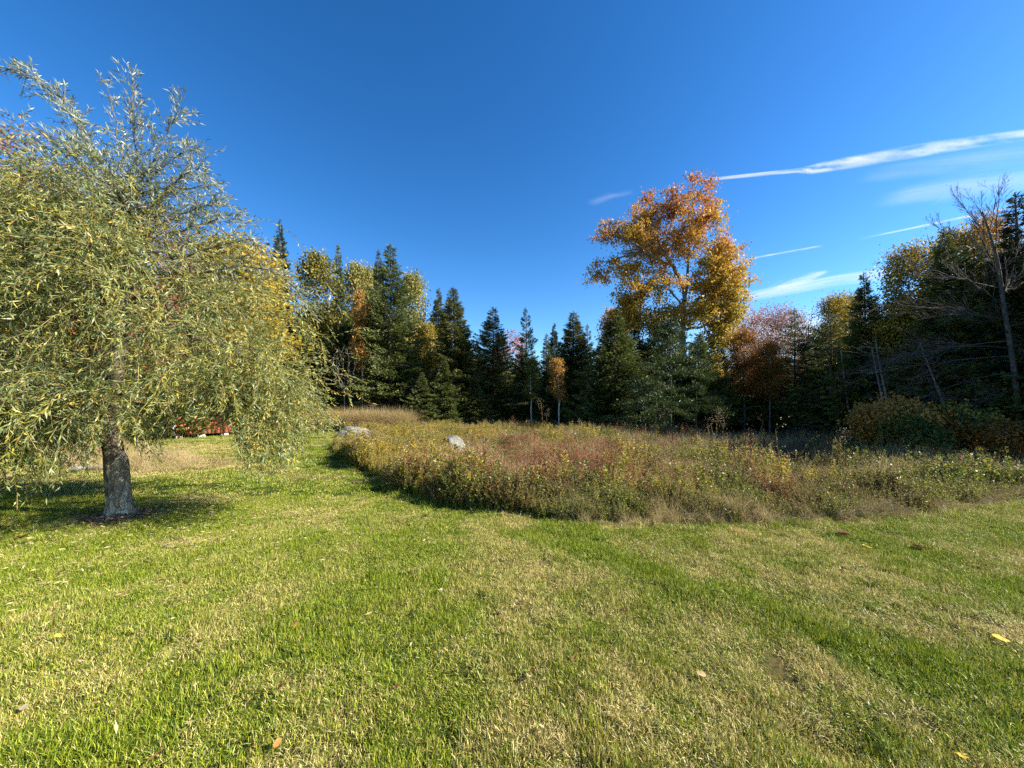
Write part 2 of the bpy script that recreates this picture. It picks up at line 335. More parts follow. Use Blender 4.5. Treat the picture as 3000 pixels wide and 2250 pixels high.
def blade_patch(name, n, size, hmin, hmax, w, g):
    mb = MB(); x = g.uniform(-size / 2, size / 2, n); y = g.uniform(-size / 2, size / 2, n); P = np.stack([x, y, np.full(n, -.006)], 1)
    r = g.random(n); r = r + 0
    flop = (g.random(n) < .42)
    a = g.uniform(0, 6.283, n); lean = np.where(flop, g.uniform(.9, 1.35, n), np.abs(g.normal(.25, .6, n)))
    Hh = g.uniform(hmin, hmax, n)
    d = np.stack([np.cos(a) * np.sin(lean), np.sin(a) * np.sin(lean), np.cos(lean)], 1)
    mid = P + d * Hh[:, None] * .55; d2 = unit(d + np.stack([np.cos(a), np.sin(a), -.5 * np.ones(n)], 1) * g.uniform(0, .6, n)[:, None]); tip = mid + d2 * Hh[:, None] * .5
    tip[:, 2] = np.maximum(tip[:, 2], .002)
    b = g.uniform(0, 6.283, n); s = np.stack([np.cos(b), np.sin(b), np.zeros(n)], 1) * w
    V = np.stack([P - s * .5, P + s * .5, mid + s * .45, mid - s * .45, tip], 1).reshape(-1, 3)
    k = (np.arange(n) * 5)[:, None]; hh = np.repeat(g.random(n), 5)
    mb.V.append(V.astype(np.float32)); mb.F += [np.array([[0, 1, 2, 3]]) + k, np.array([[3, 2, 4]]) + k]; mb.M += [np.zeros(n, np.int32)] * 2
    mb.R.append(np.repeat(r, 5).astype(np.float32)); mb.H.append(hh.astype(np.float32)); mb.n += 5 * n
    return proto(name, mb, [M_GRASS])
gp_near = [blade_patch('lawn_patch', 140, .17, .014, .040, .0034, rng) for _ in range(6)]
gp_far = [blade_patch('lawn_patch_coarse', 130, .30, .022, .048, .0065, rng) for _ in range(4)]
gp_long = [blade_patch('lawn_patch_long', 110, .2, .05, .13, .004, rng) for _ in range(3)]
def lawn():
    def samp(n, x0, x1, y0, y1): return rng.uniform(x0, x1, n), rng.uniform(y0, y1, n)
    def keep(x, y, m=.12): return (meadow_d(x, y) < m) & (np.hypot(x + 5.72, y - 5.42) > .17)
    x, y = samp(26000, -9, 9, .7, 6.6); k = (np.abs(x) < 1.55 * y + .9) & keep(x, y); x, y = x[k], y[k]
    n = len(x); d = dryness(x, y); s = rng.uniform(.7, 1.3, n) * (1.15 - .35 * d); lng = sst(.3, .7, fbm(x * 4, y * 4, 77)) + .3 * rng.random(n)
    k = rng.random(n) < .8 + .4 * fbm(x * 9, y * 9, 79); x, y, d, s, lng = x[k], y[k], d[k], s[k], lng[k]; n = len(x)
    scatter('grass', 'short mown lawn grass, green with straw coloured patches', x, y, rslope(x, y, .09), np.stack([np.ones(n), np.ones(n), s * (.7 + .7 * lng) * (1 + .9 * sst(2.7, 2.2, x + y) * (x > .3))], 1), d + rng.normal(0, .10, n), gp_near, .003)
    x, y = samp(24000, -24, 16, 5.6, 30); k = (np.abs(x) < 1.6 * y + 1) & keep(x, y) & (x < 1.5 + 20 * (y < 7)); k &= ~((x < -15) & (y > 22)); x, y = x[k], y[k]
    n = len(x); d = dryness(x, y)
    scatter('grass', 'lawn grass of the mown path between willow and meadow', x, y, rslope(x, y), np.stack([np.ones(n) * 1.1, np.ones(n) * 1.1, rng.uniform(.7, 1.2, n)], 1), d + rng.normal(0, .06, n), gp_far)
    x, y = samp(5200, -9, 13, 4, 16); md = meadow_d(x, y); k = (md > -.28) & (md < .3); x, y = x[k], y[k]; n = len(x)
    scatter('grass', 'longer unmown grass fringe along the meadow edge', x, y, rz(n, .1), rng.uniform(.6, 1.3, (n, 3)), dryness(x, y) * .8, gp_long)
    # tousled longer wisps, weeds and leaf scraps in the near lawn
    x, y = samp(2600, -8, 9, 1.2, 6.4); k = (np.abs(x) < 1.5 * y + .6) & keep(x, y, 0) & (fbm(x * 2.3, y * 2.3, 83) > .47); x, y = x[k], y[k]; n = len(x)
    scatter('grass', 'tousled longer grass wisps in the lawn', x, y, rslope(x, y, .25), rng.uniform(.3, .62, (n, 3)) * [1.1, 1.1, .8], dryness(x, y), gp_long)
    wm = leafmat('lawn_weed_leaves', [(.06, .10, .012), (.11, .17, .02), (.18, .24, .035)], .2, .5, .3); mb = MB(); c = 18; a = rng.uniform(0, 6.283, c); P = np.stack([rng.normal(0, .03, c), rng.normal(0, .03, c), np.full(c, .008)], 1)
    leaves(mb, P, np.stack([np.cos(a), np.sin(a), rng.uniform(.25, .9, c)], 1), rng.uniform(.02, .045, c), .016, rng.random(c)); pw = [proto('lawn_weed', mb, [wm])]
    x, y = samp(420, -7, 8, 1.3, 6); k = (np.abs(x) < 1.5 * y) & keep(x, y, 0); x, y = x[k], y[k]; n = len(x)
    scatter('lawn_weeds', 'small clover and weed rosettes in the lawn', x, y, rslope(x, y, .1), rng.uniform(.4, .85, (n, 3)), rng.random(n), pw)
    lm = leafmat('leaf_scraps', [(.22, .10, .04), (.38, .24, .10), (.45, .34, .18), (.30, .08, .04)], .2, .6, .2); mb = MB(); n = 300; x, y = samp(n, -9, 10, 1.4, 9); k = (np.abs(x) < 1.5 * y) & keep(x, y, 0); x, y = x[k], y[k]; n = len(x)
    leaves(mb, np.stack([x, y, gz(x, y) + rng.uniform(.008, .025, n)], 1), rdir(n) * [1, 1, .3], rng.uniform(.015, .035, n), rng.uniform(.01, .02, n), rng.random(n)); tag(link('leaf_scraps', mb.mesh('leaf_scraps', [lm])), 'crumbled brown leaf scraps in the lawn', kind='stuff')
lawn()

# ------------------------------------------------------------------ meadow plants
def stem_path(g, h, lean, n=6):
    a = g.uniform(0, 6.283); t = np.linspace(0, 1, n); off = lean * t ** 1.8
    wob = g.normal(0, .012, (n, 2)).cumsum(0) * h
    return np.stack([np.cos(a) * off + wob[:, 0], np.sin(a) * off + wob[:, 1], t * h], 1)
def plant(name, mats, g, stems=3, h=(.6, .9), leaf=(.06, .016), nleaf=28, spread=.05, lean=.12, plume=0, plumeR=.04, lr=(0, 1), leaf_from=.08, upright=.6, twigs=0):
    mb = MB()
    for s in range(stems):
        hh = g.uniform(*h); p = stem_path(g, hh, g.uniform(0, lean)); p[:, :2] += g.normal(0, spread, 2)
        prisms(mb, p[:-1], p[1:], .0032, .002, 3, .5, .5, 0)
        t = g.uniform(leaf_from, 1, nleaf); i = np.clip((t * 5).astype(int), 0, 4); f = (t * 5 - i)[:, None]; P = p[i] * (1 - f) + p[i + 1] * f
        a = g.uniform(0, 6.283, nleaf); D = np.stack([np.cos(a), np.sin(a), g.normal(upright, .4, nleaf)], 1)
        Ls = leaf[0] * g.uniform(.6, 1.2, nleaf) * (1.15 - .5 * t)
        leaves(mb, P, D, Ls, leaf[1] * g.uniform(.7, 1.2, nleaf), g.uniform(*lr, nleaf), .5, 1, g)
        if twigs:
            P = p[g.integers(3, 6, twigs)]; D = unit(np.stack([g.normal(0, 1, twigs), g.normal(0, 1, twigs), g.uniform(.6, 1.6, twigs)], 1)); E = P + D * g.uniform(.05, .16, twigs)[:, None]
            prisms(mb, P, E, .0018, .0012, 3, .5, .5, 0); tops = E
        else: tops = p[-1:]
        if plume:
            c = tops[g.integers(0, len(tops), plume)] + g.normal(0, plumeR, (plume, 3)) * [1, 1, 1.5]
            leaves(mb, c, rdir(plume, g) + [0, 0, .6], .022, .012, g.random(plume), .5, 2, g)
    return proto(name, mb, mats)
def tuft(name, mats, g, n=70, h=(.35, .8), w=.005, spread=.05, bend=.5, seg=3):
    mb = MB(); a = g.uniform(0, 6.283, n); P = np.stack([g.normal(0, spread, n), g.normal(0, spread, n), np.zeros(n)], 1)
    H = g.uniform(*h, n); ln = np.abs(g.normal(0, .22, n)); r = g.random(n); b = g.uniform(0, bend, n)
    out = np.stack([np.cos(a), np.sin(a), np.zeros(n)], 1); sd = unit(np.cross(out, [0, 0, 1.]) + g.normal(0, .3, (n, 3)))
    for k in range(seg):
        l2 = ln + b * 1.6 * (k + 1) / seg; d = out * np.sin(l2)[:, None] + np.array([0, 0, 1.]) * np.cos(l2)[:, None]; Q = P + d * (H / seg)[:, None]
        ribbons(mb, P, Q, w * .5 * (1 - k / seg), w * .5 * (1 - (k + 1) / seg) + .0004, sd, r, .5, 0); P = Q
    return proto(name, mb, mats)
TANP = [(.20, .13, .05), (.36, .26, .11), (.50, .40, .19), (.60, .50, .28)]
mt_stem = leafmat('meadow_stems', [(.10, .07, .03), (.20, .13, .06)], 0, .7, .1)
mt_redstem = leafmat('red_stems', [(.16, .05, .03), (.22, .08, .04)], 0, .7, .1)
mt_gold = leafmat('goldenrod_leaves', [(.12, .14, .02), (.28, .26, .03), (.48, .38, .04), (.58, .38, .05)], .4, .5, .3, world_mix=(.5, [(.09, .13, .02), (.19, .23, .03), (.34, .32, .04), (.5, .38, .05)]))
mt_green = leafmat('meadowsweet_leaves', [(.05, .08, .012), (.11, .165, .022), (.22, .26, .035), (.40, .36, .05)], .38, .45, .35, world_mix=(.9, [(.06, .09, .02), (.15, .17, .03), (.24, .19, .04), (.22, .09, .04)]))
mt_red = leafmat('russet_leaves', [(.17, .045, .025), (.32, .11, .04), (.44, .22, .08), (.26, .18, .06)], .35, .6, .15, world_mix=(.7, [(.14, .07, .04), (.26, .15, .07), (.22, .18, .05), (.36, .2, .08)]))
mt_tan = leafmat('dry_grass_blades', TANP, .35, .6, .2)
mt_brown = leafmat('withered_leaves', [(.10, .06, .03), (.20, .12, .06), (.30, .2, .1)], .3, .7, .1)
mt_fluff = leafmat('seed_fluff', [(.30, .22, .13), (.44, .34, .22), (.54, .45, .33)], .4, .8, .1)
mt_fluff2 = leafmat('brown_seed_heads', [(.2, .12, .07), (.34, .22, .13), (.42, .32, .2)], .3, .8, .1)
G = rng
PR = dict(
    gold=[plant('goldenrod', [mt_stem, mt_gold, mt_fluff2], G, 3, (.5, .85), (.10, .024), 38, plume=16, plumeR=.025, leaf_from=.2) for _ in range(4)],
    green=[plant('meadowsweet', [mt_stem, mt_green, mt_fluff2], G, 5, (.3, .75), (.065, .034), 40, .1, .25, plume=5, twigs=3, upright=.4) for _ in range(5)],
    red=[plant('russet_weed', [mt_redstem, mt_red, mt_fluff2], G, 4, (.4, .75), (.055, .024), 30, .07, .2, plume=12, plumeR=.03, twigs=4) for _ in range(4)],
    tan=[tuft('dry_grass_tuft', [mt_tan], G, 80, (.3, .85), .0055, .06, .9) for _ in range(4)],
    aster=[plant('seeding_aster', [mt_stem, mt_brown, mt_fluff], G, 3, (.5, .95), (.045, .013), 20, .06, .25, plume=12, plumeR=.035, twigs=5) for _ in range(4)])
def meadow():
    n = 36000; u = rng.random(n); y = 4.7 + 25 * u ** 1.5; x = rng.uniform(-10, 17, n)
    ring = rng.random(n) < .16; y = np.where(ring, np.interp(x, MX, MY) + rng.uniform(0, .8, n), y)
    k = (meadow_d(x, y) > .12) & (x < 16.5) & (np.abs(x) < 1.45 * y + 2) & (y < 29); x, y = x[k], y[k]
    k = ~((x > 6.5) & (y > 19 - .3 * (x - 6.5))); x, y = x[k], y[k]; k = ~((np.abs(x + 2.0) < .62) & (np.abs(y - 12.4) < .55)) & ~((np.hypot(x + 8.1, y - 19) < .9)); x, y = x[k], y[k]
    n = len(x); f = fbm(x * .8, y * .8, 101); f2 = fbm(x * .55 + 9, y * .55, 103); f3 = fbm(x * 1.7, y * 1.7, 105); md = meadow_d(x, y)
    left = sst(.5, -3.5, x); right = sst(3.0, 8, x)
    w = np.stack([.9 * left + .4 + 1.6 * (f - .5) - .25 * right,                                        # gold
                  .55 + 1.6 * (f3 - .5) + .9 * g_(md, .35, .6) * (1 - left * .3) * (1 - .5 * g_(x, 2.9, .7)) + .25 * right,        # green
                  .42 + 2.4 * (f2 - .5) + .6 * g_(x, .5, 2.5) * g_(y, 10.5, 3) - .5 * left + .35 * g_(x, 4.8, 1.5) * g_(md, .5, 1),              # red
                  .42 + 2.4 * (.52 - f) + .7 * g_(x, .9, .9) * g_(y, 7.2, 1.0) + .8 * g_(x, 2.9, .6) * g_(md, .5, .8) + .2 * right,                       # tan
                  .25 + 1.4 * (.5 - f3) + .5 * g_(x, 3.2, 1.2) * g_(y, 8, 2) + .35 * right], 1)
    w[:, 4] *= .75; w[:, 2] += .10 * right; w[:, 0] -= .2 * right; w[:, 3] -= .12 * sst(1.2, .2, md); w = np.maximum(w, .02) ** 2.4 * rng.gamma(2.6, 1, (n, 5)); sp = w.argmax(1)
    hn = fbm(x * 1.25, y * 1.25, 107, 3); hsc = (.40 + .46 * sst(.3, .72, hn) + .12 * (rng.random(n) - .5)) * (1 - .12 * sst(9, 16, y)) * (.76 + .24 * sst(0.05, .8, md)) * np.where(rng.random(n) < .06, 1.35, 1)
    hsc = hsc * np.where((np.abs(x + .161 * y) < .62) & (y > 9.9) & (y < 12.4), .5, 1) * np.where((np.abs(x + .425 * y) < 1.0) & (y > 15.5) & (y < 19), .45, 1)
    names = [('gold', 'meadow_goldenrod', 'yellowing goldenrod stems of the unmown meadow'), ('green', 'meadow_leafy_plants', 'leafy green low plants of the unmown meadow'),
             ('red', 'meadow_russet_plants', 'russet and dark red weeds of the unmown meadow'), ('tan', 'meadow_dry_grass', 'dry tan grass of the unmown meadow'),
             ('aster', 'meadow_seed_heads', 'withered meadow stems with pale seed heads')]
    for i, (k_, nm, lb) in enumerate(names):
        q = sp == i; m = int(q.sum()); s = rng.uniform(.75, 1.2, m) * hsc[q]
        far = 1 + .35 * sst(8, 18, y[q])
        scatter(nm, lb, x[q], y[q], rz(m, .14), np.stack([s * far, s * far, s], 1), rng.random(m), PR[k_])
meadow()
def edge_clumps():
    # straw tussocks spilling over the front edge of the meadow
    cx = np.array([1.0, 2.1, 3.3]); n = 3 * 12; x = np.repeat(cx, 12) + rng.normal(0, .14, n); y = np.interp(x, MX, MY) + rng.uniform(-.05, .35, n)
    s = rng.uniform(.3, .7, n); scatter('straw_tussocks', 'pale straw tussocks spilling over the front edge of the meadow', x, y, rz(n, .3), np.stack([s * 1.2, s * 1.2, s], 1), rng.random(n), PR['tan'])
    # tall straw grass stand at the far left of the meadow
    n = 1500; x = rng.uniform(-13.6, -6.6, n); y = rng.uniform(24.2, 27.5, n); k = (y < 27.4 - .25 * (x + 14)); x, y = x[k], y[k]; n = len(x)
    s = rng.uniform(1.5, 2.2, n); scatter('tall_straw_grass', 'tall pale straw grass standing in front of the spruces', x, y, rz(n, .12), np.stack([s * 1.3, s * 1.3, s], 1), rng.random(n), PR['tan'])
    n = 90; x = rng.uniform(-15, -6.8, n); y = rng.uniform(24, 28, n); s = rng.uniform(.9, 1.5, n)
    scatter('brown_weeds', 'brown weeds among the tall straw grass', x, y, rz(n, .12), np.stack([s, s, s], 1), rng.random(n), PR['red'])
    # straw grass beyond the willow trunk
    n = 900; x = rng.uniform(-17, -7.2, n); y = rng.uniform(9.2, 17.5, n); k = np.abs((y - 8.6) - (-x - 7.5) * .62) < 1.5; k &= ~(np.hypot(x + 15.5, y - 17) < 1.2); x, y = x[k], y[k]; n = len(x)
    s = rng.uniform(.35, .75, n); scatter('straw_grass', 'flattened straw grass beyond the willow trunk', x, y, rz(n, .5), np.stack([s * 1.5, s * 1.5, s * .7], 1), rng.random(n), PR['tan'])
    # grey cut hay and clods along the right meadow edge
    mt = leafmat('cut_hay', [(.12, .09, .04), (.28, .215, .10), (.46, .38, .20)], .2, .8, .1)
    P = [tuft('hay_wisp', [mt], G, 60, (.06, .22), .004, .07, 1.6) for _ in range(3)]
    n = 2600; x = rng.uniform(1.2, 13, n); y = np.interp(x, MX, MY) + rng.normal(.06, .10, n) + .1; k = rng.random(n) < (.25 + .75 * sst(2.8, 4.6, x)) * sst(.3, .6, fbm(x * 2, y * 2, 63)); x, y = x[k], y[k]; n = len(x)
    z = np.maximum(0, fbm(x * 3, y * 3, 61) - .35) * .45
    o = scatter('cut_hay', 'grey cut hay heaped along the meadow edge', x, y, rz(n, .7), rng.uniform(.7, 1.3, (n, 3)) * [1.1, 1.1, .8], rng.random(n), P)
edge_clumps()
stk = [plant('seed_stalk', [mt_stem, mt_brown, mt_fluff], G, 1, (.9, 1.0), (.05, .014), 30, .0, .1, plume=60, plumeR=.05, twigs=12)]
sx = np.array([PX(1590, 20.5), PX(1598, 20.7), PX(2095, 11.5), PX(2110, 11.4), PX(2080, 11.8), PX(2460, 8), PX(1700, 14)]); sy = np.array([20.5, 20.7, 11.5, 11.4, 11.8, 8, 14]); hh = np.array([1.8, 1.3, 1.35, 1.2, 1.1, 1.0, 1.0])
scatter('seed_stalks', 'few taller dead seed stalks rising above the meadow', sx, sy, rz(7, .05), np.stack([hh, hh, hh], 1), rng.random(7), stk)

# ------------------------------------------------------------------ tree builders
def grow(path, targets, g, step=.35, up_pen=.35, wob=.08, sag=0.0, nfix=1):
    """skeleton grown from a trunk path to every target point, each joined to the cheapest existing node"""
    P = [np.array(p, float) for p in path]; par = [-1] + list(range(len(path) - 1))
    T = targets[np.argsort(np.linalg.norm(targets - P[-1], axis=1) * 1.0 + g.normal(0, .2, len(targets)))]
    A = np.zeros((len(P) + len(T) * 14, 3)); A[:len(P)] = P; n = len(P)
    dist = np.zeros(len(A)); dist[:n] = np.arange(n) * .15
    for t in T:
        d = np.linalg.norm(A[:n] - t, axis=1) + up_pen * np.maximum(0, A[:n, 2] - t[2] + .15 * np.hypot(A[:n, 0] - t[0], A[:n, 1] - t[1])) * 2 + .12 * dist[:n]
        d[:nfix] += 1e3
        i = int(d.argmin()); a = A[i]; L = np.linalg.norm(t - a); m = int(min(12, max(1, round(L / step))))
        bow = np.array([0, 0, L * .10 - sag * L]); prev = i
        off = g.normal(0, wob * L, 3)
        for k in range(1, m + 1):
            f = k / m; q = a + (t - a) * f + (bow + off) * math.sin(math.pi * f) + (g.normal(0, wob * .25 * step, 3) if k < m else 0)
            A[n] = q; par.append(prev); dist[n] = dist[prev] + L / m; prev = n; n += 1
    A = A[:n]; par = np.array(par); kids = np.bincount(par[1:], minlength=n); cnt = (kids == 0).astype(float)
    for i in range(n - 1, 0, -1): cnt[par[i]] += cnt[i]
    return A, par, cnt
def skeleton_mesh(mb, A, par, cnt, rt, expo=.45, rmax=None, big=5, m=0):
    r = rt * cnt ** expo
    if rmax: r = np.minimum(r, rmax)
    i = np.arange(1, len(A)); p = par[1:]; r0 = np.minimum(r[p], r[i] * 1.35)
    bigm = r[i] > rt * 3.5
    for q, s in ((bigm, big + 2), (~bigm, 3)):
        if q.any(): prisms(mb, A[p[q]] - (A[i[q]] - A[p[q]]) * .06, A[i[q]], r0[q], r[i[q]], s, .5, .5, m)
def ellip(g, c, r, n, shell=.45):
    d = rdir(n, g); k = (shell + (1 - shell) * g.random(n)) ** .6
    return np.array(c) + d * k[:, None] * np.array(r)
def clump_leaves(mb, C, per, sig, size, aspect, g, m=0, h=None, droop=-.15):
    n = len(C); c = np.repeat(C, per, 0); off = g.normal(0, 1, (n * per, 3)) * [1, 1, .75]; P = c + off * (sig * g.uniform(.6, 1.3, n * per)[:, None])
    D = rdir(n * per, g) + [0, 0, droop]; s = size * g.uniform(.6, 1.3, n * per)
    base = np.repeat(np.clip(g.normal(.5, .22, n), 0, 1), per); r = np.clip(base + g.normal(0, .2, n * per), 0, 1)
    leaves(mb, P, D, s, s * aspect, r, r if h is None else np.clip(h(P) + g.normal(0, .1, len(P)), 0, 1), m, g)

def spruce_meshes(name, g, H=14., R=2.6, dz=.24, per=6, live=.06, power=.85, elev0=-.25, elev1=.55, spray=9, L0=.26, gap=0., leader=1.0, dead=0.0, ragged=.25):
    cb = MB(); tb = MB()
    zs = np.arange(0, 1.0001, .05); tp = np.stack([g.normal(0, .02, len(zs)).cumsum(), g.normal(0, .02, len(zs)).cumsum(), zs * H], 1); tp[0, :2] = 0
    rr = .012 * H * (1 - zs) ** .9 + .012; prisms(tb, tp[:-1], tp[1:], rr[:-1], rr[1:], 7)
    z = .03 * H; Bs = []
    side = g.uniform(.8, 1.2, 9)
    while z < H * .985:
        u = z / H; n = per + g.integers(-1, 2) if u < .9 else 4
        env = R * ((1 - u) ** (power + .18) + .03) * (1 if u > live + .1 else .75 + .25 * max(0, (u) / (live + .1)))
        blob = .8 + .4 * vnoise(np.array([z * 1.3]), np.array([3.3 + R]), int(H * 10))[0]
        for k in range(n):
            a = g.uniform(0, 6.283); L = env * blob * (1 + g.normal(0, ragged * .6)) * side[int(a / 6.283 * 9) % 9]
            if g.random() < gap: continue
            Bs.append((z + g.normal(0, dz * .3), a, max(L, .12), u, u < live or g.random() < dead * (1 - u)))
        z += dz * (1.0 - .35 * u)
    for (z, a, L, u, isdead) in Bs:
        ca, sa = math.cos(a), math.sin(a); el = elev0 + (elev1 - elev0) * u + g.normal(0, .08)
        f = np.linspace(0, 1, 5); zz = z + L * (math.tan(el) * f + (.16 * f * f if u < .7 else .05 * f * f))
        p = np.stack([ca * L * f, sa * L * f, zz], 1); i0 = min(int(u * 20), 19); p[:, :2] += tp[i0, :2]
        prisms(tb, p[:-1], p[1:], .006 + .012 * L * (1 - f[:-1]) * .6, .004 + .012 * L * (1 - f[1:]) * .6, 3)
        if isdead:
            m = max(2, int(L * 5)); t = g.uniform(.2, 1, m)[:, None]; q = p[0] * (1 - t) + p[-1] * t; s = np.where(g.random(m) < .5, -1, 1)[:, None]
            prisms(tb, q, q + np.array([ca * .4, sa * .4, 0]) * L * .25 + np.array([-sa, ca, 0]) * s * L * .22 * g.uniform(.4, 1, m)[:, None] + [0, 0, -.05], .006, .003, 3); continue
        m = max(6, int(L / .12 * spray)); t = g.uniform(.04, 1, m) ** .8; w = (1 - t) * L * .42 + .09
        lat = g.uniform(-1, 1, m) * w
        zi = z + L * (math.tan(el) * t + (.16 * t * t if u < .7 else .05 * t * t)) + g.normal(0, .045, m) - np.abs(lat) * .12
        rad = t * L + np.abs(lat) * .25
        P = np.stack([ca * rad - sa * lat + tp[i0, 0], sa * rad + ca * lat + tp[i0, 1], zi], 1)
        sg = np.sign(lat) * g.uniform(.1, 1.1, m); D = np.stack([ca - sa * sg, sa + ca * sg, g.normal(-.22 + .35 * u, .3, m)], 1)
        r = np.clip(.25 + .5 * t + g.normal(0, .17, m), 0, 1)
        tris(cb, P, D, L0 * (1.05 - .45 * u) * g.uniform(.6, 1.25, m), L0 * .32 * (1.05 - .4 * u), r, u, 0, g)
    m = int(60 * leader); t = g.uniform(.94, 1.0, m); P = np.stack([np.zeros(m) + tp[-1, 0], np.zeros(m) + tp[-1, 1], t * H], 1)
    tris(cb, P, rdir(m, g) + [0, 0, 1.0], .13, .04, g.random(m), .9, 0, g)
    return tb.mesh(name + '_trunk', [M_BARK_DARK]), cb.mesh(name + '_crown', [M_SPRUCE]), H, R
SP = dict(
    A=spruce_meshes('spruce_a', rng, 14, 3.0, .23, 7, .05, .8, -.18, .5, 9, ragged=.3),
    B=spruce_meshes('spruce_b', rng, 15, 1.7, .25, 6, .05, .75, -.3, .45, 9, .24),
    C=spruce_meshes('spruce_c', rng, 12, 2.4, .42, 6, .06, .8, .0, .7, 11, .24, gap=.15, ragged=.2),
    D=spruce_meshes('spruce_d', rng, 13, 2.5, .3, 5, .38, .7, -.2, .5, 7, .24, gap=.2, dead=.25, ragged=.45),
    E=spruce_meshes('spruce_e', rng, 9, 2.3, .17, 7, .0, .9, .05, .6, 9, .22, ragged=.18),
    F=spruce_meshes('spruce_f', rng, 13, 2.9, .24, 7, .14, .72, -.25, .5, 8, ragged=.35, dead=.12),
    G=spruce_meshes('spruce_g', rng, 13, 2.2, .22, 7, .04, .62, -.05, .6, 10, .24, ragged=.15))
NEEDLES = dict(n=M_SPRUCE, b=M_SPRUCE_B, o=M_SPRUCE_O)
def spruce(var, x, y, H, Wd, label, group=None, mat='n', rot=None, name='spruce_tree', cat='spruce'):
    t, c, h0, r0 = SP[var]; s = Wd / 2 / r0
    e = empty(name, x, y, random.uniform(0, 6.28) if rot is None else rot, label, cat, group, s=(s, s, H / h0), z=Z(x, y) - .05)
    e.rotation_euler = (random.gauss(0, .018), random.gauss(0, .018), e.rotation_euler.z)
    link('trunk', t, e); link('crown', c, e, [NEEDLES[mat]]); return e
def PT(px, D): return PX(px, D), D

def leafy_meshes(name, g, H, trunk_top, ells, ncl, per, sig, size, aspect=.75, rt=.012, barkm=None, lean=(0, 0), droop=-.15, up_pen=.35, hfun=None, matl=None, wob=.08, rmax=None):
    C = np.concatenate([ellip(g, c, r, max(2, int(ncl * w))) for (c, r, w) in ells])
    path = [np.array([lean[0] * t, lean[1] * t, trunk_top * t]) + (g.normal(0, .03, 3) * [1, 1, 0] if 0 < t < 1 else 0) for t in np.linspace(0, 1, 7)]
    A, par, cnt = grow(path, C, g, .4, up_pen, wob)
    tb = MB(); skeleton_mesh(tb, A, par, cnt, rt, .47, rmax); cb = MB()
    if per:
        clump_leaves(cb, C, per, sig, size, aspect, g, 0, hfun, droop)
        return tb.mesh(name + '_trunk', [barkm or M_BARK_GREY], True), cb.mesh(name + '_crown', [matl or MP['yellow']]), H
    return tb.mesh(name + '_trunk', [barkm or M_BARK_GREY], True), None, H
BL = dict(
    birch=leafy_meshes('birch', rng, 12, 8.5, [((0, 0, 8.8), (1.3, 1.3, 3.0), .6), ((.3, .2, 6), (1.5, 1.4, 2.0), .3), ((0, 0, 11), (.6, .6, 1.0), .12)], 170, 62, .34, .17, barkm=M_BARK_WHITE, up_pen=.6),
    thin=leafy_meshes('thin_birch', rng, 9, 7.5, [((.2, 0, 7.6), (.7, .7, 1.3), .5), ((.3, .1, 5.4), (.9, .7, 1.1), .4), ((-.1, 0, 4), (.5, .5, .6), .1)], 80, 60, .24, .15, barkm=M_BARK_WHITE, up_pen=.6),
    round=leafy_meshes('round_tree', rng, 10, 5.5, [((0, 0, 6.6), (2.5, 2.5, 3.2), .7), ((.5, 0, 4), (2.2, 2.2, 1.8), .3)], 330, 70, .38, .2),
    sparse=leafy_meshes('sparse_tree', rng, 10, 5, [((0, 0, 6.8), (2.2, 2.2, 3.1), .8), ((0, 0, 4), (1.6, 1.6, 1.5), .2)], 300, 13, .3, .18, rt=.011, wob=.12),
    fine=leafy_meshes('fine_leaved_tree', rng, 10, 5, [((0, 0, 6.8), (2.2, 2.2, 3.1), .8), ((0, 0, 4), (1.6, 1.6, 1.5), .2)], 420, 34, .3, .09, rt=.008, wob=.1),
    gold=leafy_meshes('gold_tree', rng, 10, 7.5, [((0, 0, 7.8), (1.0, 1.0, 2.3), .5), ((.2, .1, 5.5), (1.5, 1.4, 2.0), .5)], 260, 95, .3, .095, rt=.008, up_pen=.6),
    low=leafy_meshes('low_tree', rng, 6, 2.6, [((0, 0, 3.2), (1.7, 1.7, 2.6), .8), ((.3, 0, 1.4), (1.6, 1.6, 1.2), .3)], 240, 75, .28, .16, rt=.008))
BARE = dict(
    bare=leafy_meshes('bare_tree', rng, 9, 5, [((0, 0, 6.3), (1.9, 1.9, 2.7), 1)], 420, 0, 0, 0, rt=.006, wob=.12, up_pen=.5),
    twig=leafy_meshes('bare_sapling', rng, 6, 4.2, [((0, 0, 4.2), (.7, .7, 1.8), 1)], 70, 0, 0, 0, rt=.006, wob=.12, up_pen=.6))
def leafy(var, x, y, H, ws, pal, label, name='birch_tree', cat='tree', group=None, bark=None):
    t, c, h0 = (BL.get(var) or BARE.get(var)); e = empty(name, x, y, random.uniform(0, 6.28), label, cat, group, s=(H / h0 * ws, H / h0 * ws, H / h0), z=Z(x, y) - .05)
    link('trunk', t, e, [bark] if bark else None)
    if c: link('crown', c, e, [MP[pal]])
    return e

